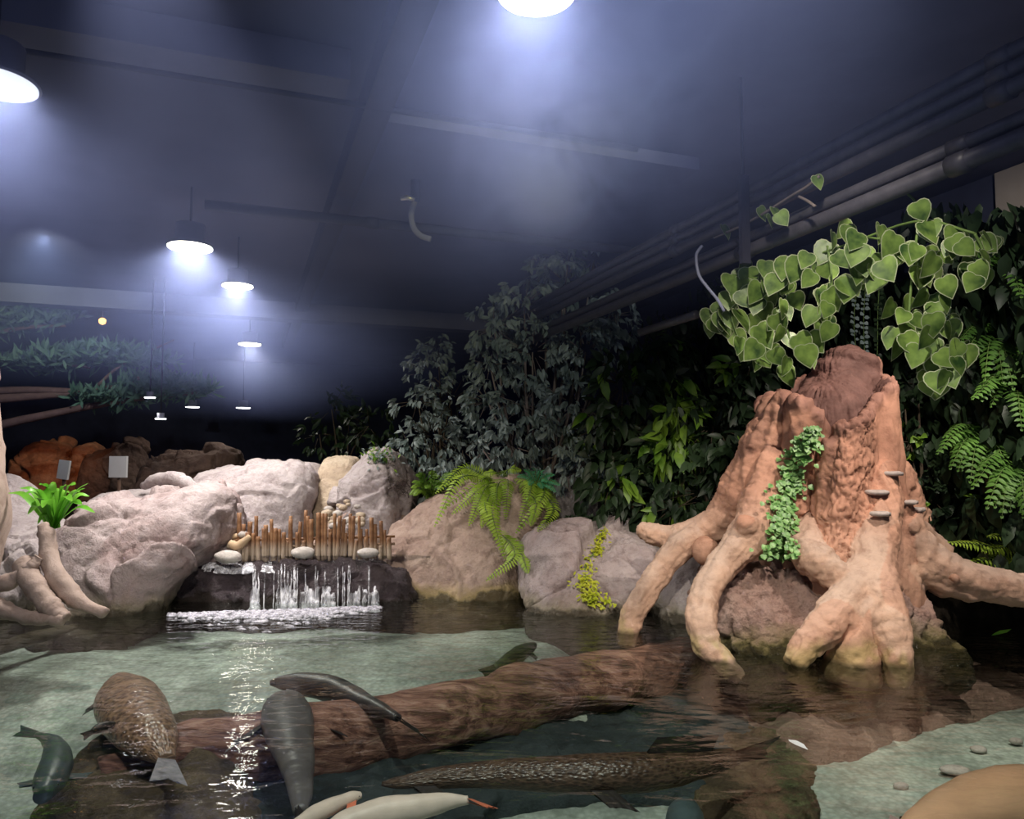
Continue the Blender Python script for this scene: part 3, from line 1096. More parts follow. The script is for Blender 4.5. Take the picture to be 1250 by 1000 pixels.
# waterfall: ribbons of water down the ledge face
lb = bvh_of([ROCK['ledge']])
mb = MB()
def fall(px, top, bot, wpx, off=0.02):
    pts = []
    n = 9
    for k in range(n):
        py = top + (bot - top) * k / (n - 1)
        l, nn = hit(lb, px + R.uniform(-0.6, 0.6), py)
        if l is None: continue
        pts.append(l + V((0, -1, 0)) * (off + 0.03 * k / n))
    if len(pts) < 4: return
    w = wpx * pts[0].y / 900 / 2
    vs, fs = [], []
    for k, q in enumerate(pts):
        ww = w * (0.6 + 0.6 * k / n) * R.uniform(0.8, 1.2)
        vs += [q - V((ww, 0, 0)), q + V((0, -ww * 0.7, 0)), q + V((ww, 0, 0))]
    for k in range(len(pts) - 1):
        a = k * 3
        fs += [(a, a + 1, a + 4, a + 3), (a + 1, a + 2, a + 5, a + 4)]
    mb.add(vs, fs)
for i in range(70):
    px = R.uniform(305, 462)
    if R.random() < 0.45: fall(px, R.uniform(688, 700), 744, R.uniform(1, 2.2))
    else: fall(px, R.uniform(714, 724), 746, R.uniform(3, 9))
for i in range(26):
    px = R.uniform(250, 330)
    fall(px, 686, R.uniform(692, 700), R.uniform(5, 12))
o = mb.build('waterfall', M['fall'])
setp(o, 'white curtain of falling water spilling over the dark ledge', 'waterfall', kind='stuff')

# foam where the fall meets the pool
mb = MB()
def blob(c, r, h):
    vs, fs = [], []
    for a in range(3):
        for k in range(8):
            an = 2 * pi * k / 8
            rr = r * (1, 0.72, 0.3)[a] * R.uniform(0.75, 1.2)
            vs.append(c + V((cos(an) * rr * 1.5, sin(an) * rr, h * (0, 0.6, 1)[a])))
    for a in range(2):
        for k in range(8):
            i0, i1 = a * 8 + k, a * 8 + (k + 1) % 8
            fs.append((i0, i1, i1 + 8, i0 + 8))
    fs.append(tuple(range(16, 24)))
    mb.add(vs, fs)
for i in range(1500):
    u = R.betavariate(1.7, 1.5)
    px = 205 + u * 262
    base = 747 - 9 * (u - 0.35)
    spread = 1.5 + 4.5 * exp(-((u - 0.5) / 0.32) ** 2)
    py = base + abs(R.gauss(0, 1)) * spread * (0.8 if R.random() < 0.85 else 2.0)
    blob(W(px, py, -0.004), R.uniform(0.010, 0.032), R.uniform(0.008, 0.022))
o = mb.build('foam', M['foam'])
setp(o, 'white foam churning at the foot of the waterfall', 'foam', kind='stuff')

# ================================================================== THE BIG STUMP
AXIS = P(1008, 560, 6.7)
AX_X, AX_Y = AXIS.x, AXIS.y


def interp_tab(tab, x):
    if x <= tab[0][0]: return tab[0][1]
    for (a, va), (b, vb) in zip(tab, tab[1:]):
        if x <= b:
            t = (x - a) / (b - a)
            t = t * t * (3 - 2 * t)
            return va + (vb - va) * t
    return tab[-1][1]


RIM = [(-180, 2.28), (-160, 2.18), (-140, 2.08), (-115, 2.02), (-90, 1.95), (-60, 2.0), (-40, 1.98), (-31, 1.84), (-26, 1.60), (-20, 1.64), (-14, 1.79), (8, 1.86), (25, 1.98), (45, 2.14), (65, 2.2), (90, 2.24), (120, 2.28), (140, 2.32), (160, 2.34), (180, 2.28)]
BASE_R = [(0.0, 0.72), (0.4, 0.74), (0.7, 0.69), (1.0, 0.64), (1.4, 0.585), (1.8, 0.56), (2.2, 0.54), (2.6, 0.42)]
CLEFT = [(0.5, -47), (0.75, -45), (1.2, -37), (1.8, -26), (2.3, -24)]


def gauss(x, s):
    return exp(-(x / s) ** 2)


def outer_r(ph, z):
    r = interp_tab(BASE_R, z)
    cl = interp_tab(CLEFT, z)
    r *= 1 + 0.05 * cos(radians(ph * 3 + 40)) + 0.03 * cos(radians(ph * 5 + z * 40))
    r -= 0.20 * gauss(ph - cl, interp_tab([(0.5, 15), (1.0, 12), (1.7, 7)], z))
    # lips of bark on both sides of the cleft
    r += 0.06 * gauss(ph - cl - 24, 12) + 0.05 * gauss(ph - cl + 20, 10)
    # groove right of the scaly panel, with a smooth flute above
    r -= 0.13 * gauss(ph - 25, 6) * (1 - smooth01(1.05, 1.4, z)) * smooth01(0.55, 0.75, z)
    r -= 0.06 * gauss(ph - 27, 15) * smooth01(1.1, 1.4, z)
    r += 0.05 * gauss(ph - 52, 14) - 0.04 * gauss(ph - 75, 9)
    r += 0.04 * noise.fractal(V((cos(radians(ph)) * 1.4, sin(radians(ph)) * 1.4, z * 0.9)), 0.9, 2, 3)
    return max(0.12, r)


def polar(ph, z, r):
    a = radians(ph)
    # the trunk leans a little to the right as it rises
    return V((AX_X + 0.03 * (z - 1) + r * sin(a), AX_Y - r * cos(a), z))


NPH, NZ = 220, 60
vs, fs = [], []
rings = []
for k in range(NZ + 1):
    t = k / NZ
    ring = []
    for i in range(NPH):
        ph = -180 + 360 * i / NPH
        h = interp_tab(RIM, ph) + 0.05 * noise.fractal(V((ph * 0.07, 1, 4)), 0.7, 2, 3)
        z = 0.15 + (h - 0.15) * t
        ring.append(polar(ph, z, outer_r(ph, z)))
    rings.append(ring)
CAV = 1.52
for k in range(1, 25):
    t = k / 24
    ring = []
    for i in range(NPH):
        ph = -180 + 360 * i / NPH
        h = interp_tab(RIM, ph) + 0.05 * noise.fractal(V((ph * 0.07, 1, 4)), 0.7, 2, 3)
        z = h - (h - CAV) * t
        th = 0.05 + 0.07 * min(1, t * 4) + 0.03 * t
        r = max(0.03, outer_r(ph, min(z, h)) - th - 0.05 * t + 0.02 * noise.fractal(V((ph * 0.05, z * 1.5, 9)), 0.8, 2, 3))
        if t > 0.93: r *= 1 - (t - 0.93) / 0.07 * 0.7
        ring.append(polar(ph, z, r))
    rings.append(ring)
for ring in rings: vs += ring
for k in range(len(rings) - 1):
    for i in range(NPH):
        a, b = k * NPH + i, k * NPH + (i + 1) % NPH
        fs.append((a, b, b + NPH, a + NPH))
vs.append(polar(0, 0.15, 0)); c0 = len(vs) - 1
vs.append(polar(0, CAV, 0)); c1 = len(vs) - 1
for i in range(NPH):
    fs.append((c0, (i + 1) % NPH, i))
    fs.append((c1, (len(rings) - 1) * NPH + i, (len(rings) - 1) * NPH + (i + 1) % NPH))
mb = MB(); mb.add(vs, fs)

ROOTS = [
    [(958, 490, 6.62, 20), (940, 540, 6.62, 25), (918, 588, 6.68, 27), (893, 625, 6.8, 23), (862, 648, 6.85, 18), (825, 656, 6.9, 15), (796, 652, 6.95, 12), (780, 645, 7.0, 7)],
    [(852, 655, 6.8, 15), (828, 670, 6.75, 17), (806, 698, 6.7, 15), (788, 725, 6.62, 14), (772, 752, 6.55, 14), (764, 790, 6.5, 10)],
    [(948, 555, 6.5, 18), (934, 610, 6.4, 23), (922, 645, 6.22, 24), (902, 668, 6.15, 20), (878, 695, 6.05, 17), (860, 725, 5.92, 17), (856, 755, 5.8, 18), (862, 788, 5.68, 17), (885, 810, 5.6, 13), (905, 830, 5.55, 8)],
    [(992, 632, 6.5, 12), (985, 658, 6.22, 20), (991, 680, 6.0, 22), (1016, 699, 5.85, 19), (1050, 714, 5.8, 14)],
    [(1074, 530, 6.5, 18), (1069, 590, 6.32, 24), (1065, 650, 6.1, 27), (1066, 705, 5.83, 28), (1078, 750, 5.65, 25), (1089, 785, 5.55, 21), (1096, 815, 5.48, 15), (1098, 840, 5.45, 10)],
    [(1062, 685, 5.9, 20), (1042, 722, 5.75, 22), (1014, 757, 5.6, 22), (988, 785, 5.52, 17), (968, 812, 5.48, 12)],
    [(1075, 600, 6.45, 24), (1102, 662, 6.42, 31), (1138, 693, 6.33, 28), (1185, 710, 6.25, 23), (1230, 718, 6.2, 20), (1290, 728, 6.15, 17), (1350, 745, 6.1, 13)],
    [(1078, 560, 6.85, 18), (1096, 598, 6.9, 19), (1112, 625, 6.95, 16), (1126, 642, 7.0, 12)],
    [(1085, 625, 6.75, 18), (1125, 660, 6.85, 17), (1168, 688, 6.9, 14), (1235, 716, 7.0, 9)],
]
ROOT_PTS = []
for rt in ROOTS:
    c = catmull([(*P(x, y, Y), r * Y / FPX) for x, y, Y, r in rt], 36)
    ROOT_PTS.append(np.array([list(q) for q in c]))
    mb.tube([V(q[:3]) for q in c], [float(q[3]) for q in c], 16, rough=0.18)
# web of wood between the two front legs, and small knobs
for pts in ([(1062, 695, 5.92, 18), (1050, 740, 5.74, 26), (1042, 790, 5.62, 28), (1040, 830, 5.6, 26)],):
    c = catmull([(*P(x, y, Y), r * Y / FPX) for x, y, Y, r in pts], 12)
    mb.tube([V(q[:3]) for q in c], [float(q[3]) for q in c], 14, rough=0.3)
for x, y, Y, r in ((912, 642, 6.1, 12), (1165, 706, 6.05, 6), (860, 672, 6.62, 11), (1130, 645, 6.95, 8)):
    q = P(x, y, Y); rr = r * Y / FPX
    mb.tube([q + V((0, -rr, 0)), q + V((0, -rr * .6, 0)), q, q + V((0, rr, 0))], [rr * 0.55, rr * 0.95, rr, rr * 0.8], 12)

# broken heartwood standing up inside the hollow
c = catmull([(*P(x, y, Y), r) for x, y, Y, r in ((1005, 560, 6.8, 0.36), (1018, 510, 6.88, 0.37), (1028, 470, 6.97, 0.35), (1034, 447, 7.0, 0.27), (1036, 435, 7.02, 0.17), (1037, 428, 7.04, 0.06))], 14)
mb.tube([V(q[:3]) for q in c], [float(q[3]) for q in c], 30, rough=0.45)
tmp = mb.build('stump_source', M['stump'])
md = tmp.modifiers.new('r', 'REMESH'); md.mode = 'VOXEL'; md.voxel_size = 0.0145
dg = bpy.context.evaluated_depsgraph_get()
me = bpy.data.meshes.new_from_object(tmp.evaluated_get(dg))
bpy.data.objects.remove(tmp)

# smooth, then carve the bark
nv = len(me.vertices)
ed = np.zeros(len(me.edges) * 2, int); me.edges.foreach_get('vertices', ed); ed = ed.reshape(-1, 2)
C = coords(me)
deg = np.bincount(ed.ravel(), minlength=nv)[:, None]
for it in range(5):
    S = np.zeros_like(C)
    np.add.at(S, ed[:, 0], C[ed[:, 1]]); np.add.at(S, ed[:, 1], C[ed[:, 0]])
    C = C * 0.4 + 0.6 * S / deg
me.vertices.foreach_set('co', C.ravel()); me.update()
NRM = mesh_normals(me)
# nearest root for every vertex, in units of that root's radius
best = np.full(nv, 9.0); which = np.full(nv, -1); widx = np.zeros(nv, int)
for k, rp in enumerate(ROOT_PTS):
    for qi, q in enumerate(rp):
        d = np.linalg.norm(C - q[:3], axis=1) / max(q[3], 0.02)
        m_ = d < best
        best[m_] = d[m_]; which[m_] = k; widx[m_] = qi
disp = np.zeros(nv); tint = np.zeros((nv, 3)); region = np.full(nv, -1)
dx, dy = C[:, 0] - AX_X - 0.03 * (C[:, 2] - 1), -(C[:, 1] - AX_Y)
PH = np.degrees(np.arctan2(dx, dy)); RR = np.hypot(dx, dy)
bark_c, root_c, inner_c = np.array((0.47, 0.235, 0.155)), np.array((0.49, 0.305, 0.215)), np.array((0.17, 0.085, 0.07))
grey_c, moss_c, red_c = np.array((0.46, 0.36, 0.30)), np.array((0.24, 0.22, 0.045)), np.array((0.44, 0.20, 0.125))
for i in range(nv):
    p = V(C[i]); z = p.z; ph = PH[i]; r = RR[i]
    h = interp_tab(RIM, ph)
    ro = outer_r(ph, min(z, h))
    is_root = best[i] < 1.3 and not (r < ro + 0.035 and z > 0.62)
    inner = z > 1.45 and r < ro - 0.045
    topness = smooth01(h - 0.14, h - 0.02, z)
    n1 = noise.fractal(p * 3.0, 0.8, 2, 4)
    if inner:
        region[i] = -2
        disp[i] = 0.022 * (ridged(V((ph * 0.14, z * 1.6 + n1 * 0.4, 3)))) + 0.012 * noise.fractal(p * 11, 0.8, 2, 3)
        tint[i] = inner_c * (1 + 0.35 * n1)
    elif is_root:
        region[i] = which[i]
        rp = ROOT_PTS[which[i]]; qi = widx[i]
        tg = V(rp[min(35, qi + 1)][:3] - rp[max(0, qi - 1)][:3]).normalized()
        u_ = tg.cross(UP).normalized(); rel = p - V(rp[qi][:3])
        rel = rel - tg * rel.dot(tg)
        rel = rel.normalized() if rel.length > 1e-5 else u_
        ca_, sa_ = rel.dot(u_), rel.dot(tg.cross(u_))
        along = p.dot(tg)
        disp[i] = 0.012 * noise.fractal(p * 4, 0.8, 2, 3) + 0.013 * ridged(V((ca_ * 1.5 + which[i] * 7, sa_ * 1.5, along * 1.3))) + 0.007 * noise.fractal(V((ca_ * 4, sa_ * 4, along * 5)), 0.8, 2, 3) + 0.005 * noise.fractal(p * 22, 0.8, 2, 3)
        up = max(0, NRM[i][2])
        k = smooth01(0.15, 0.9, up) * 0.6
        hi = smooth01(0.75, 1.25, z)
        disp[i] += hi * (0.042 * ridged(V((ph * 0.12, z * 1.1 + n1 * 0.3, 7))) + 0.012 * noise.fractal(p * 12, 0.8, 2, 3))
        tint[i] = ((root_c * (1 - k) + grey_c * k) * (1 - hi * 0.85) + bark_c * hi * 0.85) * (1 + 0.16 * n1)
        if which[i] in (4, 5) and noise.noise(p * 2.4) > 0.05: tint[i] = tint[i] * 0.6 + red_c * 0.4
    else:
        cl = interp_tab(CLEFT, z)
        panel = smooth01(cl + 9, cl + 14, ph) * (1 - smooth01(20, 26, ph)) * smooth01(0.6, 0.8, z)
        vd = noise.voronoi(V((ph * 0.33, z * 10 + ph * 0.05, 0.3)) + V((n1 * 0.8, n1 * 0.8, 0)))[0]
        sc = min(1, (vd[1] - vd[0]) / 0.22)
        left = (1 - panel) * (1 - smooth01(20, 30, ph))
        d = panel * (0.030 * sc - 0.015 + 0.02 * noise.fractal(p * 6, 0.8, 2, 3))
        d += left * (0.050 * ridged(V((ph * 0.12, z * 1.1 + n1 * 0.3, 7))) + 0.010 * noise.fractal(p * 12, 0.8, 2, 3))
        d += (1 - panel) * (1 - left) * 0.016 * noise.fractal(V((p.x * 8, p.y * 8, z * 2.5)), 0.8, 2, 4)
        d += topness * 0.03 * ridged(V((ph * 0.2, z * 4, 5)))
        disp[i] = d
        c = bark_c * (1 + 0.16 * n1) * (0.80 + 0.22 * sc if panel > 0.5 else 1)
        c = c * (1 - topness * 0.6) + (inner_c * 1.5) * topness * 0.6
        low = 1 - smooth01(0.6, 1.2, z)
        c = c * (1 - low * 0.5) + root_c * low * 0.5
        tint[i] = c
    zz = z + 0.12 * noise.noise(p * 4)
    if zz < 0.22:
        k = smooth01(0.22, 0.10, zz) if False else 1 - smooth01(0.08, 0.22, zz)
        k *= 0.5 * smooth01(-0.25, 0.35, noise.noise(p * 6) + noise.noise(p * 17) * 0.5)
        tint[i] = tint[i] * (1 - k) + moss_c * k
    if z < 0.04:
        k = 1 - smooth01(0.0, 0.04, z)
        tint[i] = tint[i] * (1 - 0.7 * k) + np.array((0.05, 0.035, 0.02)) * 0.7 * k
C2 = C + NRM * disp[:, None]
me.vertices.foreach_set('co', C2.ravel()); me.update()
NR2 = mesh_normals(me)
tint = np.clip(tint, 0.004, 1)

# one continuous surface, handed out to the trunk, its hollow and each root
nf = len(me.polygons)
lt = np.zeros(nf, int); me.polygons.foreach_get('loop_total', lt)
lv = np.zeros(len(me.loops), int); me.loops.foreach_get('vertex_index', lv)
ls = np.zeros(nf, int); me.polygons.foreach_get('loop_start', ls)
stump = thing('tree_stump', 'large terracotta brown tree stump with spreading roots at the water edge', 'tree stump', (AX_X, AX_Y, 0.5))
freg = region[lv[ls]]
STUMP_OBJS = []


def submesh(name, mask, parent):
    idx = np.nonzero(mask)[0]
    faces = [tuple(lv[ls[f]:ls[f] + lt[f]]) for f in idx]
    used = np.unique(np.concatenate([np.array(f) for f in faces]))
    remap = np.full(nv, -1); remap[used] = np.arange(len(used))
    m2 = bpy.data.meshes.new(name)
    m2.from_pydata(C2[used].tolist(), [], [tuple(int(remap[q]) for q in f) for f in faces])
    m2.materials.append(M['stump'])
    m2.polygons.foreach_set('use_smooth', [True] * len(m2.polygons))
    tint_attr(m2, tint[used])
    m2.update()
    m2.normals_split_custom_set_from_vertices(NR2[used].tolist())
    o = link(name, m2, parent)
    STUMP_OBJS.append(o)
    return o


submesh('trunk', freg == -1, stump)
o = submesh('hollow', freg == -2, stump); o['label'] = 'dark purple-brown broken heartwood'
for k in range(len(ROOTS)):
    if (freg == k).sum() > 20:
        submesh('root', freg == k, stump)
sb = bvh_of(STUMP_OBJS)

# bracket fungi
for px, py, wpx, dp in ((1070, 601, 15, 0.09), (1074, 627, 13, 0.08), (1086, 578, 9, 0.10), (1108, 613, 12, 0.08), (1122, 622, 7, 0.06)):
    l, n = hit(sb, px, py)
    if l is None: continue
    n = V((n.x, n.y, 0)).normalized()
    s = n.cross(UP)
    wd = wpx * l.y / FPX
    mb = MB()
    vs = []
    K = 16
    for lay, zz, sc in ((0, 0.010, 1.0), (1, 0.018, 0.75), (2, -0.012, 0.98), (3, -0.022, 0.6)):
        for k in range(K + 1):
            a = pi * k / K
            rr = sc * (1 + 0.10 * noise.noise(V((a * 2, px, 0))))
            vs.append(l - n * 0.02 + s * (cos(a) * wd * rr) + n * (sin(a) * dp * 1.3 * rr) + UP * (zz + 0.008 * noise.noise(V((a * 2, py, 1)))))
    f = []
    o_ = K + 1
    for k in range(K):
        f += [(k, k + 1, o_ + k + 1, o_ + k), (2 * o_ + k, 2 * o_ + k + 1, k + 1, k), (3 * o_ + k, 3 * o_ + k + 1, 2 * o_ + k + 1, 2 * o_ + k)]
    f += [tuple(range(o_, 2 * o_)), tuple(range(3 * o_, 4 * o_))[::-1]]
    mb.add(vs, f)
    o = mb.build('bracket_fungus', M['fungus'], stump); o['label'] = 'pale grey shelf fungus'

# ---- the second stump, at the left edge: only its flank and roots show
LROOTS = [
    [(52, 640, 6.65, 8), (58, 660, 6.6, 11), (62, 690, 6.5, 13), (80, 720, 6.4, 13), (102, 737, 6.35, 11), (128, 750, 6.3, 7)],
    [(28, 690, 6.5, 15), (40, 715, 6.35, 16), (58, 738, 6.25, 14), (80, 756, 6.2, 9)],
    [(-70, 720, 6.5, 18), (-20, 738, 6.35, 16), (10, 748, 6.25, 13), (45, 755, 6.2, 10), (78, 757, 6.18, 8)],
    [(48, 680, 6.45, 7), (40, 690, 6.42, 9), (26, 702, 6.4, 10), (5, 712, 6.4, 11), (-40, 720, 6.4, 12)],
    [(-82, 330, 6.9, 40), (-76, 420, 6.85, 56), (-70, 520, 6.85, 66), (-80, 610, 6.9, 74), (-100, 690, 6.9, 90)],
]
t2 = thing('tree_root', 'pale tree roots spreading over the grey rock at the left picture edge', 'tree roots', P(20, 740, 6.4))
for k, rt in enumerate(LROOTS):
    c = catmull([(*P(x, y, Y), r * Y / FPX * (0.82 if k < 4 else 1)) for x, y, Y, r in rt], 40)
    mb = MB(); mb.tube([V(q[:3]) for q in c], [float(q[3]) for q in c], 20, rough=0.16)
    o = mb.build('root' if k < 4 else 'trunk', M['stump'], t2)
    displace(o.data, lambda p: 0.022 * noise.fractal(p * 5, 0.8, 2, 5))
    cc = coords(o.data)
    cols = [np.array((0.40, 0.30, 0.25)) * (1 + 0.2 * noise.noise(V(p) * 3)) * (0.25 if p[2] < 0.03 else 1) for p in cc]
    tint_attr(o.data, cols)

# ================================================================== PIPES ON THE RIGHT
PIPES = [(55, 0.040, 'uppermost dark pipe of the pipe rack climbing to the right'),
         (77, 0.040, 'second dark pipe from the top of the pipe rack'),
         (100, 0.046, 'third dark pipe of the rack, just above the dark gap'),
         (143, 0.040, 'fourth dark pipe of the rack, just below the dark gap'),
         (167, 0.052, 'lowest and thickest dark pipe of the rack over the heart-leaved vine')]
for i, (py, r, lab) in enumerate(PIPES):
    a = P(1250, py, 3.6)
    p_, q_ = a - D1 * 1.6, a + D1 * (8.5 - 0.4 * i)
    L_ = (q_ - p_).length
    pipe_thing('overhead_pipe', lab, p_, q_, r, M['pipe'], 'pipe', 'dark pipes of the overhead rack', [(1.6 + d) / L_ for d in ((0.12, 3.2) if i < 3 else (0.35, 2.2))])
a = P(850, 384, 6.6)
pipe_thing('wall_pipe', 'short lit pipe end showing between the tall tree and the vine', a, a + D1 * 1.0, 0.04, M['pipe'], 'pipe')
# upright strut that carries the rack
t = thing('pipe_strut', 'upright dark strut crossing the overhead pipes above the vine', 'strut', P(910, 320, 5.35))
a, b = P(910, 322, 5.35), P(907, 215, 5.35)
mb = MB(); mb.box((a + b) / 2, 0.035, 0.02, (b - a).length / 2, (D2, D1, UP)); mb.build('upright', M['ceil_dark'], t, smooth=False)
mb = MB(); mb.tube([b, V((b.x, b.y, CEIL_Z))], 0.012, 8); mb.build('threaded_rod', M['ceil_dark'], t)
# loose cable
mb = MB(); mb.tube(vcat([P(857, 300, 5.6), P(850, 312, 5.6), P(853, 335, 5.6), P(863, 350, 5.6), P(876, 366, 5.6), P(884, 380, 5.6)], 24), 0.012, 8)
setp(mb.build('loose_cable', M['lamp_body']), 'pale cable looping down from the pipes at the left tip of the vine', 'cable')

# ================================================================== PLANTS
def plant(name, label, cat, base, group=None):
    return thing(name, label, cat, base, group)


def jit(a):
    return V((R.gauss(0, a), R.gauss(0, a), R.gauss(0, a)))


def shrub(name, label, cat, base, blobs, n, L, Wd, mat, stem='stem', droop=0.9, cluster=6, shape=(0.75, 0.9), outline=1.0, mats2=None, frac2=0.0, group=None, stem_r=0.025):
    """blobs: (px, py, radius px, depth). leaves hang in clusters on twigs, a stem runs to each blob"""
    t = plant(name, label, cat, base, group)
    st = MB(); fo = MB()
    tot = sum(b[2] ** 2 for b in blobs)
    for (px, py, rp, Y) in blobs:
        c = P(px, py, Y); r = rp * Y / FPX
        mid = V(base).lerp(c, 0.55) + V((R.uniform(-.1, .1), R.uniform(-.1, .1), 0.05))
        st.tube(vcat([V(base), mid, c], 8), [stem_r * (1 - 0.1 * k) for k in range(8)], 6)
        k = max(1, int(n * rp ** 2 / tot / cluster))
        for _ in range(k):
            o = rv(); o = o.normalized() * (o.length ** 0.5)
            tip = c + V((o.x * r, o.y * r * 1.1, o.z * r))
            tw = (tip - c).normalized()
            if R.random() < 0.5:
                st.tube([c.lerp(tip, 0.3), tip], [0.006, 0.003], 4)
            mi = 1 if (mats2 and R.random() < frac2) else 0
            for q in range(cluster):
                d = tw * 0.6 + rv() * 0.8 + V((0, -0.15, -droop))
                ln = L * R.uniform(0.65, 1.25)
                leaf(fo, tip + rv() * L * 0.35, d, rv() + V((0, -0.6, 0.5)), ln, Wd * ln / L, mi, 0.18, 0.2, shape)
    st.build('stems', M[stem], t)
    fo.build('foliage', [M[mat]] + ([M[mats2]] if mats2 else []), t)
    return t


shrub('ficus_tree', 'tall grey-green tree with drooping leaves rising into the mist', 'tree', P(660, 650, 9.8) - UP * 0.3,
      [(603, 400, 34, 9.7), (640, 372, 40, 9.8), (690, 345, 40, 10), (665, 318, 20, 10), (695, 305, 24, 10.1), (725, 318, 20, 10.2), (745, 385, 34, 9.7), (755, 400, 26, 9.6), (715, 430, 45, 9.6), (650, 430, 45, 9.7),
       (598, 445, 30, 9.6), (595, 490, 28, 9.6), (640, 495, 42, 9.6), (700, 495, 46, 9.5), (625, 545, 40, 9.5), (680, 555, 46, 9.4), (590, 550, 26, 9.5), (725, 560, 40, 9.3)],
      4200, 0.135, 0.052, 'leaf_tree', 'stem_pale', 0.9, 7, (0.75, 0.9), stem_r=0.035)
shrub('bushy_tree', 'shorter grey leafy bush left of the tall tree, half in the dark', 'bush', P(540, 640, 10.6) - UP * 0.3,
      [(535, 425, 22, 10.8), (525, 455, 30, 10.7), (510, 490, 30, 10.6), (550, 490, 36, 10.6), (530, 535, 40, 10.5), (500, 545, 28, 10.5), (565, 550, 34, 10.4), (540, 585, 40, 10.3)],
      1800, 0.12, 0.048, 'leaf_tree', 'stem', 0.7, 6)
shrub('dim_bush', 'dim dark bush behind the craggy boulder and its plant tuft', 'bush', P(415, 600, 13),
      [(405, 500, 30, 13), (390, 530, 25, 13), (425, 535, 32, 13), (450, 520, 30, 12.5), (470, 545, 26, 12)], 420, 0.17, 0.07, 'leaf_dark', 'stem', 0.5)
shrub('broadleaf_shrub', 'dark broad-leaved shrub with a few bright leaves behind the slate boulder', 'shrub', P(765, 650, 9.0) - UP * 0.3,
      [(760, 470, 40, 9.2), (800, 440, 36, 9.3), (770, 530, 46, 9.0), (745, 590, 40, 8.8), (780, 600, 42, 8.8), (735, 520, 36, 9.1), (805, 560, 40, 9.0)],
      800, 0.24, 0.10, 'leaf_dark', 'stem', 0.8, 4, (0.9, 0.85), mats2='leaf_mid', frac2=0.13)
shrub('bright_shrub', 'shrub of yellow-green pointed leaves halfway between the slate boulder and the stump', 'shrub', P(840, 650, 8.5) - UP * 0.3,
      [(828, 500, 26, 8.4), (838, 520, 26, 8.4), (818, 470, 16, 8.5), (845, 555, 26, 8.5), (815, 545, 26, 8.5)],
      190, 0.24, 0.10, 'leaf_mid', 'stem_green', 0.7, 4, (0.9, 0.85), mats2='leaf_dark', frac2=0.35)
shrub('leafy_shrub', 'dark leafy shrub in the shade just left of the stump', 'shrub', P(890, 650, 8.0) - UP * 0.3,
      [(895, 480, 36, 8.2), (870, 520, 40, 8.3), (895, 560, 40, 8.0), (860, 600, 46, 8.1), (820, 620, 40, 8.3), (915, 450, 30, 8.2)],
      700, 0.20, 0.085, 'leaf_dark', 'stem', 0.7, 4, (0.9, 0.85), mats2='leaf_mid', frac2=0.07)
shrub('round_leaf_creeper', 'small round-leaved creeper hanging in the shade right of the stump', 'creeper', P(1130, 670, 7.0) - UP * 0.2,
      [(1105, 500, 20, 7.3), (1112, 540, 22, 7.2), (1125, 580, 24, 7.1), (1138, 610, 26, 7.0), (1150, 645, 30, 7.0), (1120, 470, 18, 7.3), (1165, 660, 28, 7.0)],
      700, 0.085, 0.075, 'leaf_dark', 'stem', 0.5, 5, (1.0, 0.9), mats2='leaf_mid', frac2=0.12)

# dense dark foliage covering the wall behind everything on the right
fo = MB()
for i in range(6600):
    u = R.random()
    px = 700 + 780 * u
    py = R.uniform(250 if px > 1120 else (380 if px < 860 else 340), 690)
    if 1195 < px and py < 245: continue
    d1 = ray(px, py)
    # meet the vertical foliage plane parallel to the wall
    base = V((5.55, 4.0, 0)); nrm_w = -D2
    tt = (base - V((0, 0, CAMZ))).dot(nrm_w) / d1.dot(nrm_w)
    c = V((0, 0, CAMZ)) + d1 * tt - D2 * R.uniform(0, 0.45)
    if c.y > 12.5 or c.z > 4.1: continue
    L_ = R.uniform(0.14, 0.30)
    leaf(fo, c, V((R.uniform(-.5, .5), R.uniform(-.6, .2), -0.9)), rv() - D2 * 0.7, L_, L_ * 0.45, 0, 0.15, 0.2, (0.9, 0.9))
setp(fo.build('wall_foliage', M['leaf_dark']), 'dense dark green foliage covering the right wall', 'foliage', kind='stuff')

# green fern tiers on the wall at the right edge
fern_spots = [(1225, 330, 6.6, 'fern tuft on the right wall, uppermost of the five'),
              (1215, 420, 6.7, 'fern tuft on the right wall, second from the top, beside the stump top'),
              (1240, 480, 6.5, 'fern tuft on the right wall, third from the top of the five'),
              (1200, 540, 6.8, 'fern tuft on the right wall, fourth from the top, nearest the round-leaved creeper'),
              (1245, 575, 6.5, 'fern tuft on the right wall, lowest of the five')]
for px, py, Y, lab in fern_spots:
    c = P(px, py, Y)
    t = thing('wall_fern', lab, 'fern', c, 'fern tufts on the right wall')
    fo = MB()
    for k in range(26):
        a = R.uniform(0, 2 * pi)
        d = V((cos(a) * 0.6 - 0.25, -0.5 + 0.3 * sin(a), sin(a) * 0.35))
        ln = R.uniform(0.4, 0.75)
        e1 = c + d * ln * 0.5 + UP * 0.07
        e2 = c + d * ln + V((0, 0, -0.22 * R.uniform(0.5, 1.2)))
        frond(fo, [c, e1, e2], 0.16, 14, UP + rv() * 0.3)
    fo.build('fronds', [M['leaf_wall'], M['stem_green']], t)

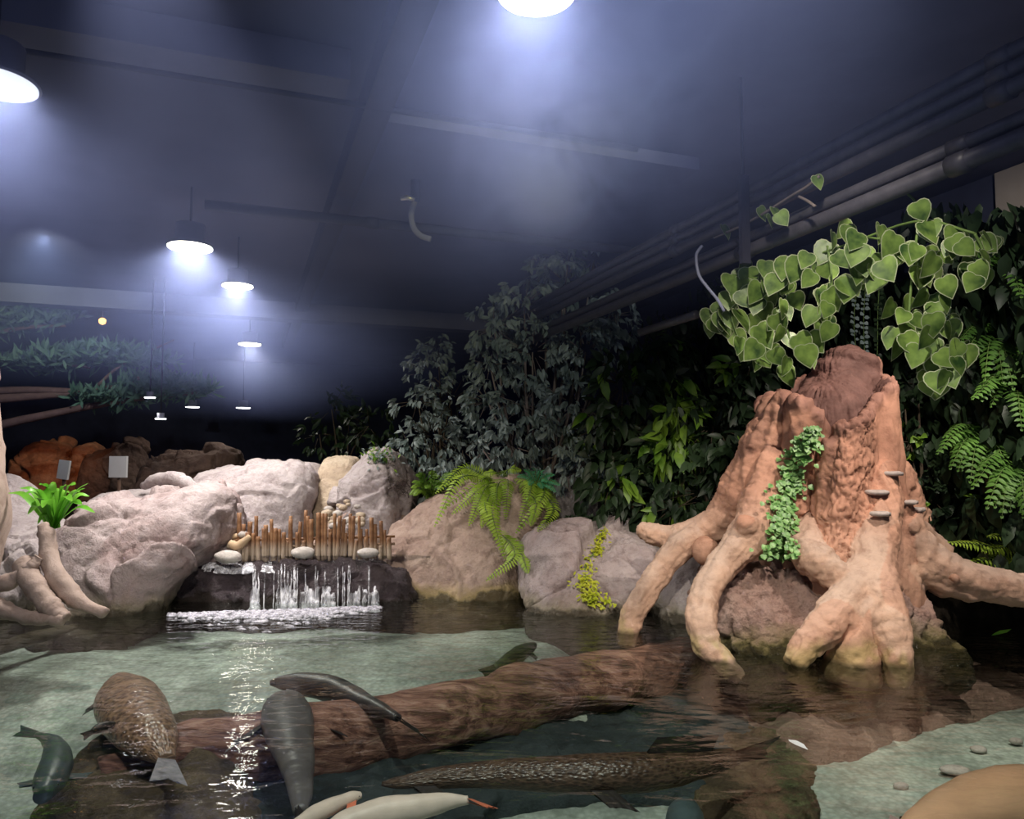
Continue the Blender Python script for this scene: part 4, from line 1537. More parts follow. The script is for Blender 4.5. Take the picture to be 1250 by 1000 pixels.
# ---- heart-leaved vine hanging from the pipes
VINE = [(450, 445), (525, 375), (625, 345), (765, 310), (860, 265), (850, 440), (705, 410), (635, 395), (545, 475), (590, 475), (330, 550), (245, 490), (320, 465), (520, 640), (455, 580), (505, 560),
        (290, 740), (415, 730), (230, 660), (165, 690), (380, 690), (330, 650), (300, 610), (150, 600), (125, 520), (165, 520), (200, 430), (265, 400), (130, 460), (90, 590), (185, 480), (360, 415), (400, 400),
        (430, 370), (500, 520), (610, 420), (575, 265), (520, 290), (620, 300), (700, 270), (840, 180), (850, 340), (820, 350), (920, 390), (975, 310), (1000, 330), (940, 470), (940, 530), (880, 520),
        (1090, 290), (1085, 360), (1060, 410), (1070, 460), (800, 590), (800, 640), (790, 690), (855, 730), (900, 610), (950, 640), (900, 665), (920, 750), (985, 770), (960, 820), (910, 830), (985, 690), (1010, 710), (350, 770), (240, 720)]
t = thing('heart_leaf_vine', 'hanging vine of large heart-shaped leaves with pale margins over the stump', 'vine', P(1050, 300, 5.0))
fo = MB(); st = MB()


def vine_depth(px):
    # the vine follows the lowest pipe
    q = P(1250, 167, 3.6)
    d_ = ray(px, 300)
    k = (px - CX) / FPX
    return (q.x + 0.3617 * q.y) / (k + 0.3617) - 0.05


def heart_at(px, py, dd=0.0, size=1.0, tip=None):
    Y = vine_depth(min(max(px, 870), 1190)) + dd
    c = P(px, py, Y)
    ln = R.uniform(0.125, 0.19) * size * Y / 5.0
    d = V((R.uniform(-.8, .8), R.uniform(-.5, .3), -1))
    n = V((R.uniform(-1.1, 1.1), -1, R.uniform(-.3, 1.2)))
    heart(fo, c + UP * ln * 0.45, d, n, ln)
    return c + UP * ln * 0.45


for zx, zy in VINE:
    px, py = 850 + zx / 3.125, 200 + zy / 3.125
    heart_at(px, py, R.uniform(-0.12, 0.05))
for i in range(150):
    zx, zy = R.choice(VINE)
    heart_at(850 + (zx + R.gauss(0, 28)) / 3.125, 200 + (zy + R.gauss(0, 28)) / 3.125, R.uniform(0.08, 0.35), R.uniform(0.75, 1.0))
for strand in ([(900, 330), (890, 370), (905, 420), (940, 445)], [(960, 315), (950, 360), (960, 400), (970, 430)], [(1010, 300), (1015, 340), (1012, 400)], [(880, 350), (940, 330), (1030, 300), (1120, 270), (1190, 285)],
               [(1060, 290), (1110, 300), (1130, 350), (1140, 400), (1155, 460)], [(1120, 280), (1110, 390), (1125, 430)], [(1190, 285), (1200, 310), (1190, 350)], [(1100, 230), (1120, 250), (1130, 290)]):
    st.tube(vcat([P(x, y, vine_depth(min(max(x, 870), 1190)) + 0.1) for x, y in strand], 20), 0.008, 6)
st.build('stems', M['stem_green'], t)
fo.build('leaves', [M['leaf_vine'], M['leaf_rim']], t)

# tendril on the upper pipes with its own few leaves
t = thing('vine_tendril', 'thin vine tendril with a few pale-edged leaves trailing along the pipes', 'vine', P(940, 258, 5.1))
fo = MB(); st = MB()
tp = [(872, 290), (900, 278), (930, 262), (965, 240), (985, 228), (1000, 215)]
st.tube(vcat([P(x, y, vine_depth(x) - 0.25) for x, y in tp], 24), 0.010, 6)
st.tube(vcat([P(x, y, vine_depth(x) - 0.25) for x, y in [(975, 240), (985, 245), (995, 252)]], 8), 0.010, 6)
for px, py in ((882, 283), (926, 261), (944, 262), (995, 222), (936, 270), (950, 268)):
    heart_at(px, py, -0.28, 0.85)
st.build('stem', M['stem_pale'], t)
fo.build('leaves', [M['leaf_vine'], M['leaf_rim']], t)

# string-like hanging vines behind the stump top
for k, (x0, ys, lab) in enumerate(((1044, (362, 435), 'left string of small round leaves hanging behind the stump top'), (1056, (355, 440), 'middle string of small round leaves hanging behind the stump top'),
                                   (1072, (350, 445), 'right string of small round leaves hanging behind the stump top'))):
    t = thing('string_vine', lab, 'vine', P(x0, ys[0], 7.35), 'strings of small leaves')
    fo = MB(); st = MB()
    pts = vcat([P(x0 + R.uniform(-2, 2), y, 7.35) for y in np.linspace(ys[0] - 60, ys[1], 6)], 26)
    st.tube(pts, 0.004, 5)
    for q in pts[8:]:
        for s1 in ((-1,), (1,), (-1, 1))[R.randrange(3)]:
            if True:
                z_ = R.uniform(0.035, 0.055)
                leaf(fo, q + V((s1 * 0.006, 0, 0)), V((s1, -0.5, R.uniform(-1.0, 0.1))), V((R.uniform(-.4, .4), -1, 0.5)), z_, z_ * 0.95, 0, 0.1, 0.1, (1, 1))
    st.build('stem', M['stem_green'], t)
    fo.build('leaves', M['leaf_tree'] if k < 2 else M['leaf_dark'], t)

# ---- ivy in the cleft of the stump
t = thing('cleft_ivy', 'bright green small-leaved ivy filling the cleft of the stump', 'ivy', P(960, 600, 6.2))
fo = MB(); st = MB()
spine = [(990, 520, 8), (978, 545, 14), (966, 575, 17), (958, 605, 18), (953, 635, 19), (950, 660, 22), (945, 680, 27)]
for i in range(620):
    k = R.random() ** 0.9 * (len(spine) - 1)
    a, b = spine[int(k)], spine[min(int(k) + 1, len(spine) - 1)]
    f = k - int(k)
    px, py, w_ = [a[j] + (b[j] - a[j]) * f for j in range(3)]
    px += R.gauss(0, 0.5) * w_
    l, n = hit(sb, px, py)
    if l is None or l.y > 7.0: continue
    q = l + n * R.uniform(0.01, 0.05) + V((0, -R.uniform(0.0, 0.05), 0))
    s_ = R.uniform(0.035, 0.06)
    leaf(fo, q, V((R.uniform(-1, 1), -0.4, -0.5)), V((R.uniform(-.4, .4), -0.8, 0.8)), s_, s_ * 0.95, 0, 0.1, 0.15, (1.0, 0.95))
for off in (-6, 0, 6):
    pts = []
    for x, y, w_ in spine:
        l, n = hit(sb, x + off, y)
        if l is not None: pts.append(l + V((0, -0.02, 0)))
    if len(pts) > 3: st.tube(vcat(pts, 20), 0.005, 5)
st.build('stems', M['stem_green'], t)
fo.build('leaves', M['leaf_ivy'], t)

# ---- yellow creeper on rock H
hb = bvh_of([ROCK['H'], ROCK['I']])
t = thing('yellow_creeper', 'yellow-green creeper trailing down the pink-grey boulder into the water', 'creeper', P(725, 690, 7.5))
fo = MB(); st = MB()
sp = [(737, 648), (730, 660), (726, 675), (716, 690), (714, 705), (717, 718), (724, 728), (730, 738)]
pts = []
for x, y in sp:
    l, n = hit(hb, x, y)
    if l is not None: pts.append(l + n * 0.02)
pts = vcat(pts, 60)
st.tube(pts, 0.008, 6)
for i in range(420):
    k = min(59, int(60 * R.random() ** 0.8))
    w_ = 0.025 + 0.06 * (k / 60)
    q = pts[k] + V((R.gauss(0, w_), -abs(R.gauss(0, 0.03)), R.gauss(0, 0.02)))
    leaf(fo, q, V((R.uniform(-1, 1), -0.5, R.uniform(-.8, .3))), V((0, -0.7, 0.8)), R.uniform(0.04, 0.065), 0.022, 0, 0.1, 0.1)
st.build('stem', M['stem_green'], t)
fo.build('leaves', M['leaf_yellow'], t)

# ---- the big bright fern on rock F
fb = bvh_of([ROCK['F'], ROCK['H'], ROCK['G']])
def on_rock(b, x, y, off, dflt):
    l, n = hit(b, x, y)
    return l + n * off + V((0, -off * 0.5, 0)) if l is not None else P(x, y, dflt)


t = thing('sword_fern', 'large bright yellow-green fern draped over the sloping tan boulder', 'fern', P(615, 592, 8.4))
fo = MB()
FR = [[(603, 588), (565, 602), (536, 648)], [(602, 590), (575, 608), (556, 634)], [(606, 590), (586, 614), (575, 648)], [(602, 586), (572, 590), (532, 602)],
      [(610, 590), (598, 612), (588, 650)], [(612, 590), (604, 630), (612, 684)], [(608, 650), (618, 685), (594, 712)], [(612, 655), (622, 680), (648, 694)],
      [(618, 588), (612, 610), (608, 640)], [(622, 588), (626, 608), (618, 638)], [(630, 588), (640, 604), (634, 640)], [(640, 590), (652, 615), (640, 655)],
      [(645, 590), (664, 612), (662, 655)], [(650, 590), (672, 605), (680, 632)], [(650, 588), (668, 596), (676, 612)], [(610, 586), (605, 576), (590, 578)], [(620, 586), (622, 572), (636, 574)],
      [(600, 588), (580, 600), (548, 622)], [(635, 590), (645, 622), (652, 648)], [(600, 592), (592, 628), (604, 662)]]
for fr in FR:
    pts = [on_rock(fb, x, y, (0.05, 0.22, 0.10)[k], 8.6) for k, (x, y) in enumerate(fr)]
    fo = MB()
    frond(fo, pts, 0.14, 28, V((R.uniform(-.3, .3), -0.7, 0.7)), pin=0.35)
    fo.build('frond', [M['leaf_fern'], M['stem_green']], t)

t = thing('teal_fern', 'small blue-green fern at the top of the bright fern', 'fern', P(655, 592, 8.7))
fo = MB()
for x, y in ((632, 582), (640, 574), (652, 572), (664, 574), (676, 580), (683, 592), (678, 600), (662, 596), (668, 588), (646, 592)):
    a = P(655, 592, 8.5)
    b = P(x, y, 8.35)
    frond(fo, [a, a.lerp(b, 0.55) + UP * 0.05, b], 0.07, 12, V((0, -0.7, 0.7)))
fo.build('fronds', [M['leaf_teal'], M['stem_green']], t)

t = thing('shade_fern', 'dark green fern clump between the craggy boulder and the sloping boulder', 'fern', P(525, 605, 9.3))
fo = MB()
for k in range(22):
    x, y = R.uniform(498, 562), R.uniform(574, 606)
    a = P(527, 610, 9.2); b = P(x, y, R.uniform(8.8, 9.3))
    frond(fo, [a, a.lerp(b, 0.6) + UP * 0.09, b], 0.09, 12, V((0, -0.6, 0.8)))
fo.build('fronds', [M['leaf_mid'], M['stem_green']], t)

# tuft on top of E2
eb = bvh_of([ROCK['E2']])
t = thing('small_plant', 'little leafy plant tuft growing on top of the craggy boulder', 'plant', P(465, 556, 9.3))
fo = MB(); st = MB()
for k in range(130):
    x, y = 464 + R.gauss(0, 10), 558 + R.gauss(0, 6)
    if x > 475: y += (x - 475) * 0.6
    q = on_rock(eb, x, y, R.uniform(0.01, 0.05), 9.6)
    leaf(fo, q, rv() + V((0, -0.3, 0.3)), V((0, -0.5, 1)), R.uniform(0.05, 0.09), 0.03, 0 if R.random() < 0.6 else 1)
for k in range(60):
    x = R.uniform(472, 500); y = 560 + (x - 472) * 1.0 + R.uniform(0, 30)
    q = on_rock(eb, x, y, 0.02, 9.7)
    st.tube([q, q + rv() * 0.07, q + rv() * 0.14], [0.004, 0.003, 0.002], 4)
st.build('twigs', M['stem_pale'], t)['kind'] = 'stuff'
fo.build('leaves', [M['leaf_mid'], M['leaf_tree']], t)
# low green cover at the foot of the slate boulder
t = thing('ground_cover', 'patch of tiny green plants at the foot of the slate boulder', 'plant', P(708, 638, 8.9))
fo = MB()
for k in range(240):
    x, y = R.uniform(690, 728), R.uniform(632, 643)
    q = P(x, y, 8.75 + R.uniform(-.1, .1))
    leaf(fo, q, rv() + UP * 0.4, V((0, -0.4, 1)), 0.055, 0.03)
fo.build('leaves', M['leaf_dark'], t)

# ---- bird's nest fern at the left
t = thing('nest_fern', 'bright green strap-leaved fern growing between the left boulders', 'fern', P(66, 648, 7.0))
fo = MB()
TIPS = [(10, 602), (24, 596), (40, 596), (48, 592), (60, 592), (75, 598), (92, 592), (108, 590), (104, 596), (109, 606), (98, 600), (36, 616), (34, 628), (46, 640), (42, 608), (58, 612), (66, 600), (84, 602), (88, 612), (116, 626), (55, 630), (52, 620), (100, 616), (28, 604), (70, 596), (80, 593)]
for k, (x, y) in enumerate(TIPS):
    a = P(67 + R.uniform(-4, 4), 645, 7.0)
    b = P(x, y, 7.0 + R.uniform(-0.35, 0.2))
    m_ = a.lerp(b, 0.6) + UP * R.uniform(0.07, 0.14)
    fo = MB()
    ribbon(fo, vcat([a, m_, b], 12), R.uniform(0.055, 0.085), UP + V((0, -0.5, 0)))
    fo.build('leaf', M['leaf_nest'], t)

# ---- ferns at the right edge behind the long root
t = thing('edge_fern', 'light green fern behind the long right root of the stump', 'fern', P(1250, 700, 6.8))
fo = MB()
for pts in ([(1265, 690), (1215, 668), (1158, 662)], [(1270, 690), (1230, 680), (1170, 690)], [(1280, 680), (1250, 655), (1205, 655)], [(1290, 690), (1270, 650), (1235, 640)], [(1275, 700), (1240, 690), (1190, 698)], [(1290, 680), (1280, 660), (1262, 646)], [(1265, 690), (1240, 668), (1200, 672)]):
    fo = MB()
    frond(fo, [P(x, y, 6.6 - 0.08 * k) for k, (x, y) in enumerate(pts)], 0.18, 26, V((0, -0.5, 0.9)), pin=0.4)
    fo.build('frond', [M['leaf_fern'], M['stem_green']], t)
t = thing('strap_leaf_plant', 'dull green strap-leaved plant above the right edge fern', 'plant', P(1250, 640, 7.0))
fo = MB()
for pts in ([(1230, 640), (1200, 610), (1170, 604)], [(1260, 625), (1230, 608), (1202, 612)], [(1265, 640), (1240, 622), (1212, 634)], [(1250, 650), (1230, 628), (1205, 622)], [(1270, 620), (1255, 606), (1240, 612)]):
    ribbon(fo, vcat([P(x, y, 6.7) for x, y in pts], 12), 0.075, UP + V((0, -0.6, 0)))
fo.build('leaves', M['leaf_mid'], t)

# ================================================================== FAR LEFT
PY = 12.2
t = thing('cloud_pine', 'large pruned pine with flat cloud-shaped pads in the dim far left', 'tree', P(-40, 600, PY))
mb = MB()
mb.tube(vcat([P(-60, 610, PY), P(-40, 540, PY), P(-50, 470, PY), P(-20, 430, PY)], 16), [0.22 - 0.008 * k for k in range(16)], 10, rough=0.2)
mb.build('trunk', M['stem'], t)
for pts, r in (([(-50, 480), (30, 476), (110, 478), (150, 468), (184, 457)], 0.07), ([(-50, 530), (40, 510), (110, 496), (180, 485), (240, 480)], 0.08), ([(-45, 440), (40, 440), (110, 449)], 0.05),
               ([(-30, 410), (30, 400), (80, 398)], 0.05), ([(120, 470), (150, 445), (212, 415)], 0.03), ([(-40, 490), (40, 484), (100, 480)], 0.09)):
    c = vcat([P(x, y, PY) for x, y in pts], 16)
    mb = MB(); mb.tube(c, [r * (1 - 0.04 * k) for k in range(16)], 8, rough=0.2)
    mb.build('branch', simple('far_pink_bark', (0.17, 0.10, 0.10), 0.8) if 'far_pink_bark' not in bpy.data.materials else bpy.data.materials['far_pink_bark'], t)
for cx_, cy_, wx, wy in ((38, 386, 62, 14), (-10, 395, 40, 14), (120, 434, 70, 10), (170, 441, 45, 7), (60, 444, 60, 8), (200, 472, 62, 11), (140, 486, 60, 8), (225, 478, 35, 6)):
    fo = MB()
    for k in range(240):
        o = rv()
        q = P(cx_ + o.x * wx, cy_ + o.z * wy, PY) + V((0, o.y * wx * PY / FPX * 0.7, 0))
        for q2 in range(2):
            leaf(fo, q, rv() + UP * 0.5, rv(), 0.24, 0.05, 0, 0.1, 0.1)
    fo.build('foliage_pad', M['leaf_pine'], t)

FAR = [([(20, 610), (30, 560), (45, 545), (68, 540), (82, 560), (86, 610)], 14.0, 'rock_orange', 'orange-lit standing rock in the far left exhibit'),
       ([(86, 610), (90, 560), (104, 545), (118, 548), (122, 580), (120, 612)], 14.3, 'rock_orange', 'narrow orange-lit rock beside the far pale sign'),
       ([(105, 612), (108, 560), (135, 543), (165, 540), (178, 560), (180, 612)], 13.6, 'rock_far', 'rounded brown rock behind the far white sign'),
       ([(165, 612), (175, 565), (205, 548), (240, 545), (290, 550), (296, 600), (280, 615)], 12.6, 'rock_far', 'long dark rock mass behind the low flat boulder')]
for i, (poly, Y, mt, lab) in enumerate(FAR):
    o = pillow('far_rock', poly, Y, 0.5, M[mt], n=80, m=24, lean=0.2, amp=0.10, freq=1.2, seed=60 + i)
    setp(o, lab, 'rock')
for x0, y0, x1, y1, tilt, lab in ((70, 562, 86, 585, 0.12, 'small pale sign board tilted before the orange rock, far left'), (132, 557, 157, 583, 0.0, 'larger white sign board before the far brown rock')):
    Y = 12.4
    t = thing('sign_board', lab, 'sign', P((x0 + x1) / 2, y1 + 14, Y))
    a, b = P(x0, y1, Y), P(x1, y0, Y)
    c = (a + b) / 2
    ax = V((cos(tilt), -0.2, sin(-tilt))).normalized(); az = ax.cross(V((0, -1, 0))).normalized()
    if az.z < 0: az = -az
    mb = MB(); mb.box(c, abs(b.x - a.x) / 2, 0.02, abs(b.z - a.z) / 2, (ax, ax.cross(az), az)); mb.build('panel', M['sign'], t, smooth=False)
    mb = MB(); mb.tube([c - az * abs(b.z - a.z) * 0.4 + V((0, 0.04, 0)), V((c.x, c.y + 0.06, 0.38))], 0.03, 8); mb.build('post', M['sign_side'], t)
s_ = spot(P(60, 525, 12.2), P(70, 575, 14), 45, 80, 0.8, (1, 0.42, 0.18))
s_ = spot(P(150, 480, 11), P(145, 570, 12.4), 30, 50, 0.8, (1, 0.95, 0.9))

# ================================================================== UNDER THE WATER
def mound(name, poly, zb, h, mat, label, cat, seed, n=130, m=22, p=2.6, amp=0.04, freq=2.0, fine=0.02, crack=0.02):
    a = closed_smooth([[q.x, q.y] for q in (W(x, y, zb) for x, y in poly)], n)
    cx, cy = a[:, 0].mean(), a[:, 1].mean()
    x, y = a[:, 0], a[:, 1]
    if ((x * np.roll(y, -1) - np.roll(x, -1) * y).sum()) < 0: x, y = x[::-1], y[::-1]
    vs, fs = [], []
    for j in range(m):
        t = j / m
        t = sin(t * pi / 2)
        s = (1 - t ** p) ** (1 / p)
        for i in range(n):
            vs.append((cx + (x[i] - cx) * s, cy + (y[i] - cy) * s, zb - 0.12 + (h + 0.12) * t))
    for j in range(m - 1):
        for i in range(n):
            a0, b0 = j * n + i, j * n + (i + 1) % n
            fs.append((a0, b0, b0 + n, a0 + n))
    vs += [(cx, cy, zb + h), (cx, cy, zb - 0.12)]
    for i in range(n):
        fs.append((n * m, (m - 1) * n + i, (m - 1) * n + (i + 1) % n))
        fs.append((n * m + 1, (i + 1) % n, i))
    mb = MB(); mb.add(vs, fs)
    o = mb.build(name, mat)
    remesh(o, 0.03)
    displace(o.data, rock_fn(amp, freq, seed, crack, fine))
    return setp(o, label, cat)


mound('submerged_rock', [(30, 1060), (70, 960), (110, 915), (160, 893), (230, 884), (300, 890), (350, 925), (320, 975), (330, 1060), (180, 1090)], -0.6, 0.30, M['rock_under'], 'mottled brown rock under water at the lower left, below the scaly fish', 'rock', 71)
mound('submerged_rock', [(220, 1080), (280, 960), (390, 905), (520, 870), (640, 840), (760, 822), (880, 815), (960, 860), (950, 930), (880, 985), (720, 985), (600, 1005), (540, 1080)], -0.62, 0.13, M['deep_shade'], 'dark teal flat sheet under water standing for the shade of the sunken log', 'rock', 72, amp=0.03, p=6)  # flat dark sheet paints the log's shadow and the deep water
mound('submerged_rock', [(850, 1060), (850, 965), (880, 905), (930, 880), (975, 905), (995, 950), (1000, 1060)], -0.6, 0.14, M['rock_under'], 'greenish brown rubbly rock under water left of the pale gravel', 'rock', 73, freq=3.2, fine=0.05)
mound('submerged_rock', [(760, 790), (800, 850), (870, 895), (950, 930), (1000, 938), (1060, 925), (1130, 900), (1200, 884), (1262, 862), (1272, 842), (1200, 818), (1100, 802), (950, 792), (830, 765)], -0.62, 0.34, M['ledge_shade'], 'broad underwater ledge, its brown standing for the stump shade and reflection', 'rock', 74, n=200, amp=0.05)  # ledge shaped and toned as the stump's shade and reflection on the floor

# sunken log
c = catmull([(*W(x, y, z), r) for x, y, z, r in [(120, 965, -0.46, 0.20), (230, 935, -0.42, 0.23), (360, 912, -0.38, 0.24), (500, 885, -0.34, 0.23), (650, 850, -0.30, 0.22), (790, 818, -0.28, 0.20), (900, 790, -0.30, 0.15), (960, 775, -0.35, 0.08)]], 60)
mb = MB(); mb.tube([V(q[:3]) for q in c], [float(q[3]) for q in c], 40, rough=0.22)
o = mb.build('sunken_log', M['log'])
displace(o.data, lambda p: 0.035 * noise.fractal(V((p.x * 1.2 - p.y * 0.8, p.y * 5 + p.x * 2.2, p.z * 5)), 0.8, 2, 4))
setp(o, 'long reddish brown sunken log slanting through the middle of the pool', 'log')
c = catmull([(*W(x, y, z), r) for x, y, z, r in [(-60, 815, -0.12, 0.05), (20, 785, -0.10, 0.06), (80, 770, -0.10, 0.05), (125, 760, -0.12, 0.03)]], 24)
mb = MB(); mb.tube([V(q[:3]) for q in c], [float(q[3]) for q in c], 14, rough=0.15)
setp(mb.build('sunken_branch', M['rock_pale']), 'pale branch lying just under water before the left roots', 'branch')


# ------------------------------------------------------------------ fish
def fish(name, label, spine, mat, tail, tailmat, fins=(), eye=0.10, flat=1.0, zoff=0.0, tail_roll=0.6, tail_len=1.0, dorsal=None, group=None):
    """spine: (px, py, half width px); built just under the surface. tail: (px, py) of the fin's end, half span px"""
    rmax = max(h * 1.6 / (py - 560) for _, py, h in spine)
    z0 = -(rmax * 1.05 * flat + 0.03) - zoff
    pts = []
    for px, py, h in spine:
        q = W(px, py, z0)
        pts.append((*q, h * q.y / FPX))
    c = catmull(pts, 46)
    n, seg = 46, 20
    t = thing(name, label, 'fish', V(c[22][:3]), group)
    vs, fs, uvs = [], [], []
    cum = 0
    for i in range(n):
        q = V(c[i][:3]); r = max(0.004, float(c[i][3]))
        tg = (V(c[min(n - 1, i + 1)][:3]) - V(c[max(0, i - 1)][:3])).normalized()
        s = tg.cross(UP).normalized(); u = s.cross(tg).normalized()
        if i: cum += (q - V(c[i - 1][:3])).length
        for k in range(seg):
            a = 2 * pi * k / seg
            ca, sa = cos(a), sin(a)
            vs.append(q + s * (ca * r) + u * (sa * r * flat * (1.0 if sa > 0 else 0.9)))
            uvs.append((cum, abs(((k / seg + 0.25) % 1) - 0.5) * 2 * pi * 0.2))
    for i in range(n - 1):
        for k in range(seg):
            a, b = i * seg + k, i * seg + (k + 1) % seg
            fs.append((a, b, b + seg, a + seg))
    vs += [V(c[0][:3]), V(c[-1][:3])]; uvs += [(0, 0.3), (cum, 0.3)]
    for k in range(seg):
        fs.append((n * seg, (k + 1) % seg, k)); fs.append((n * seg + 1, (n - 1) * seg + k, (n - 1) * seg + (k + 1) % seg))
    mb = MB(); mb.add(vs, fs)
    b = mb.build('body', mat, t)
    uvl = b.data.uv_layers.new(name='UVMap')
    uvl.data.foreach_set('uv', [x for l in b.data.loops for x in uvs[l.vertex_index]])
    displace(b.data, lambda p: 0.006 * noise.fractal(p * 6, 0.8, 2, 3))

    def fin(nm, root_a, root_b, tip_a, tip_b, m_, mid=0.55):
        """thin webbed fin between a root edge and a tip edge, thicker at the root"""
        K, J = 9, 6
        vs2 = []
        nr = (root_b - root_a).cross(tip_a - root_a).normalized()
        for side in (1, -1):
            for j in range(J):
                tj = j / (J - 1)
                for k in range(K):
                    tk = k / (K - 1)
                    e = root_a.lerp(root_b, tk).lerp(tip_a.lerp(tip_b, tk), tj * (1 - (1 - mid) * (1 - abs(2 * tk - 1)) * tj))
                    th = 0.008 * (1 - tj * 0.85) + 0.003 * sin(tk * 30) * tj
                    vs2.append(e + nr * side * th)
        f2 = []
        for sd in (0, 1):
            o_ = sd * J * K
            for j in range(J - 1):
                for k in range(K - 1):
                    q4 = (o_ + j * K + k, o_ + j * K + k + 1, o_ + (j + 1) * K + k + 1, o_ + (j + 1) * K + k)
                    f2.append(q4 if sd == 0 else q4[::-1])
        m2 = MB(); m2.add(vs2, f2)
        return m2.build(nm, m_, t)

    # tail fin
    e = V(c[-1][:3]); r_e = float(c[-1][3])
    tx, ty, th = tail
    te = W(tx, ty, z0); sp = th * te.y / FPX
    ax = (te - e).normalized()
    s = ax.cross(UP).normalized()
    pl = (s * (1 - tail_roll) + UP * tail_roll).normalized()
    fin('tail_fin', e - pl * r_e * 0.9, e + pl * r_e * 0.9, te - pl * sp, te + pl * sp, tailmat, 0.8)
    # paired fins: (position 0-1 along the body, length m, sweep, material)
    for pos, ln, w_, m_ in fins:
        i = int(pos * (n - 1))
        q = V(c[i][:3]); r = float(c[i][3])
        tg = (V(c[min(n - 1, i + 1)][:3]) - V(c[max(0, i - 1)][:3])).normalized()
        s = tg.cross(UP).normalized()
        for sd in (-1, 1):
            ra = q + s * sd * r * 0.8 - UP * r * flat * 0.3 - tg * w_ * 0.5
            rb = ra + tg * w_
            d = s * sd * 0.8 + tg * 0.6 - UP * 0.25
            fin('pectoral_fin' if pos < 0.4 else 'pelvic_fin', ra, rb, ra + d * ln * 0.8, rb + d * ln, m_, 0.9)
    if dorsal:
        p0, p1, hgt, m_ = dorsal
        i0, i1 = int(p0 * (n - 1)), int(p1 * (n - 1))
        a = V(c[i0][:3]) + UP * float(c[i0][3]) * flat * 0.9; b2 = V(c[i1][:3]) + UP * float(c[i1][3]) * flat * 0.9
        tg = (b2 - a).normalized()
        fin('dorsal_fin', a, b2, a + tg * hgt * 0.8 + UP * min(hgt, 0.05 + zoff), b2 + tg * hgt * 0.6 + UP * min(hgt, 0.05 + zoff), m_, 1.0)
    # eyes
    i = max(2, int(eye * (n - 1)))
    q = V(c[i][:3]); r = float(c[i][3])
    tg = (V(c[i + 1][:3]) - V(c[i - 1][:3])).normalized(); s = tg.cross(UP).normalized()
    for sd in (-1, 1):
        pebble('eye', q + s * sd * r * 0.88 + UP * r * flat * 0.3, (r * 0.13,) * 3, M['eye'], 1, t, 2)
    return t


fish('arapaima', 'big rust-brown scaly fish swimming away at the left', [(146, 826, 7), (150, 838, 22), (156, 855, 36), (168, 880, 38), (184, 902, 31), (198, 920, 16), (203, 928, 11)], M['fish_brown'], (206, 957, 22), M['fin_grey'],
     fins=((0.25, 0.16, 0.09, M['fin_dark']),), tail_roll=0.25, flat=0.7)
fish('catfish', 'dark slender fish with a pale tail stalk, its head pointing left over the sunken log', [(330, 834, 4), (345, 834, 10), (372, 836, 15), (402, 841, 17), (432, 852, 14), (462, 865, 9), (486, 877, 6)], M['fish_dark'], (518, 898, 13), M['fish_grey'],
     fins=((0.28, 0.17, 0.07, M['fin_grey']), (0.62, 0.10, 0.05, M['fin_grey'])), tail_roll=0.5, flat=0.9)
fish('catfish', 'dark grey broad-headed fish seen from above, its tail at the lower picture edge', [(346, 853, 14), (348, 862, 25), (351, 880, 30), (356, 905, 26), (363, 935, 20), (367, 965, 14), (367, 990, 9)], M['fish_grey'], (366, 1025, 14), M['fin_dark'],
     fins=((0.28, 0.30, 0.13, M['fin_dark']),), tail_roll=0.6, flat=0.7)
fish('arapaima', 'very long dark brown scaly fish crossing the bottom of the picture', [(466, 957, 3), (490, 956, 9), (540, 950, 14), (620, 946, 20), (710, 946, 26), (790, 943, 26), (850, 935, 19), (895, 925, 11)], M['fish_arap'], (945, 912, 20), M['fin_dark'],
     fins=((0.24, 0.16, 0.10, M['fin_dark']), (0.60, 0.20, 0.12, M['fin_dark'])), tail_roll=0.6, flat=0.85, dorsal=(0.72, 0.93, 0.09, M['fin_dark']), zoff=0.04)
fish('olive_fish', 'olive green fish at the far end of the sunken log', [(652, 788, 4), (643, 793, 8), (630, 801, 10), (616, 809, 8), (604, 816, 5)], M['fish_green'], (588, 826, 9), M['fish_green'], fins=((0.3, 0.12, 0.06, M['fish_green']),), tail_roll=0.6)
fish('blue_grey_fish', 'slate blue fish curving over the pale floor at the lower left', [(52, 972, 10), (60, 955, 17), (68, 935, 18), (68, 915, 13), (58, 903, 7), (46, 897, 4)], M['fish_blue'], (20, 892, 7), M['fish_blue'], fins=((0.3, 0.14, 0.07, M['fish_blue']),), tail_roll=0.5, zoff=0.03)
fish('small_fish', 'small dark fish left of the big rust-brown scaly fish', [(140, 883, 2), (132, 886, 5), (120, 890, 5), (112, 894, 3)], M['fin_dark'], (100, 900, 5), M['fin_dark'], zoff=0.05)
fish('redtail_catfish', 'cream-bellied fish with a red tail at the bottom centre edge', [(392, 1018, 6), (420, 1006, 14), (460, 995, 17), (505, 987, 15), (545, 980, 10), (572, 977, 6)], M['fish_pale'], (602, 987, 12), M['fin_red'], fins=((0.2, 0.14, 0.07, M['fin_red']),), tail_roll=0.3)
fish('redtail_catfish', 'pale fish with an orange-edged snout at the bottom edge under the dark grey fish', [(440, 971, 4), (428, 975, 8), (408, 983, 9), (385, 994, 10), (360, 1010, 8)], M['fish_pale'], (330, 1030, 10), M['fin_red'], fins=((0.3, 0.08, 0.05, M['fin_red']),), zoff=-0.01)
fish('tan_fish', 'large smooth tan-orange fish back at the lower right corner', [(1108, 1026, 20), (1148, 1004, 32), (1205, 984, 43), (1270, 976, 45), (1340, 995, 36), (1400, 1010, 18)], M['fish_tan'], (1450, 1030, 26), M['fin_pink'], fins=((0.12, 0.22, 0.10, M['fin_pink']),), flat=0.8)
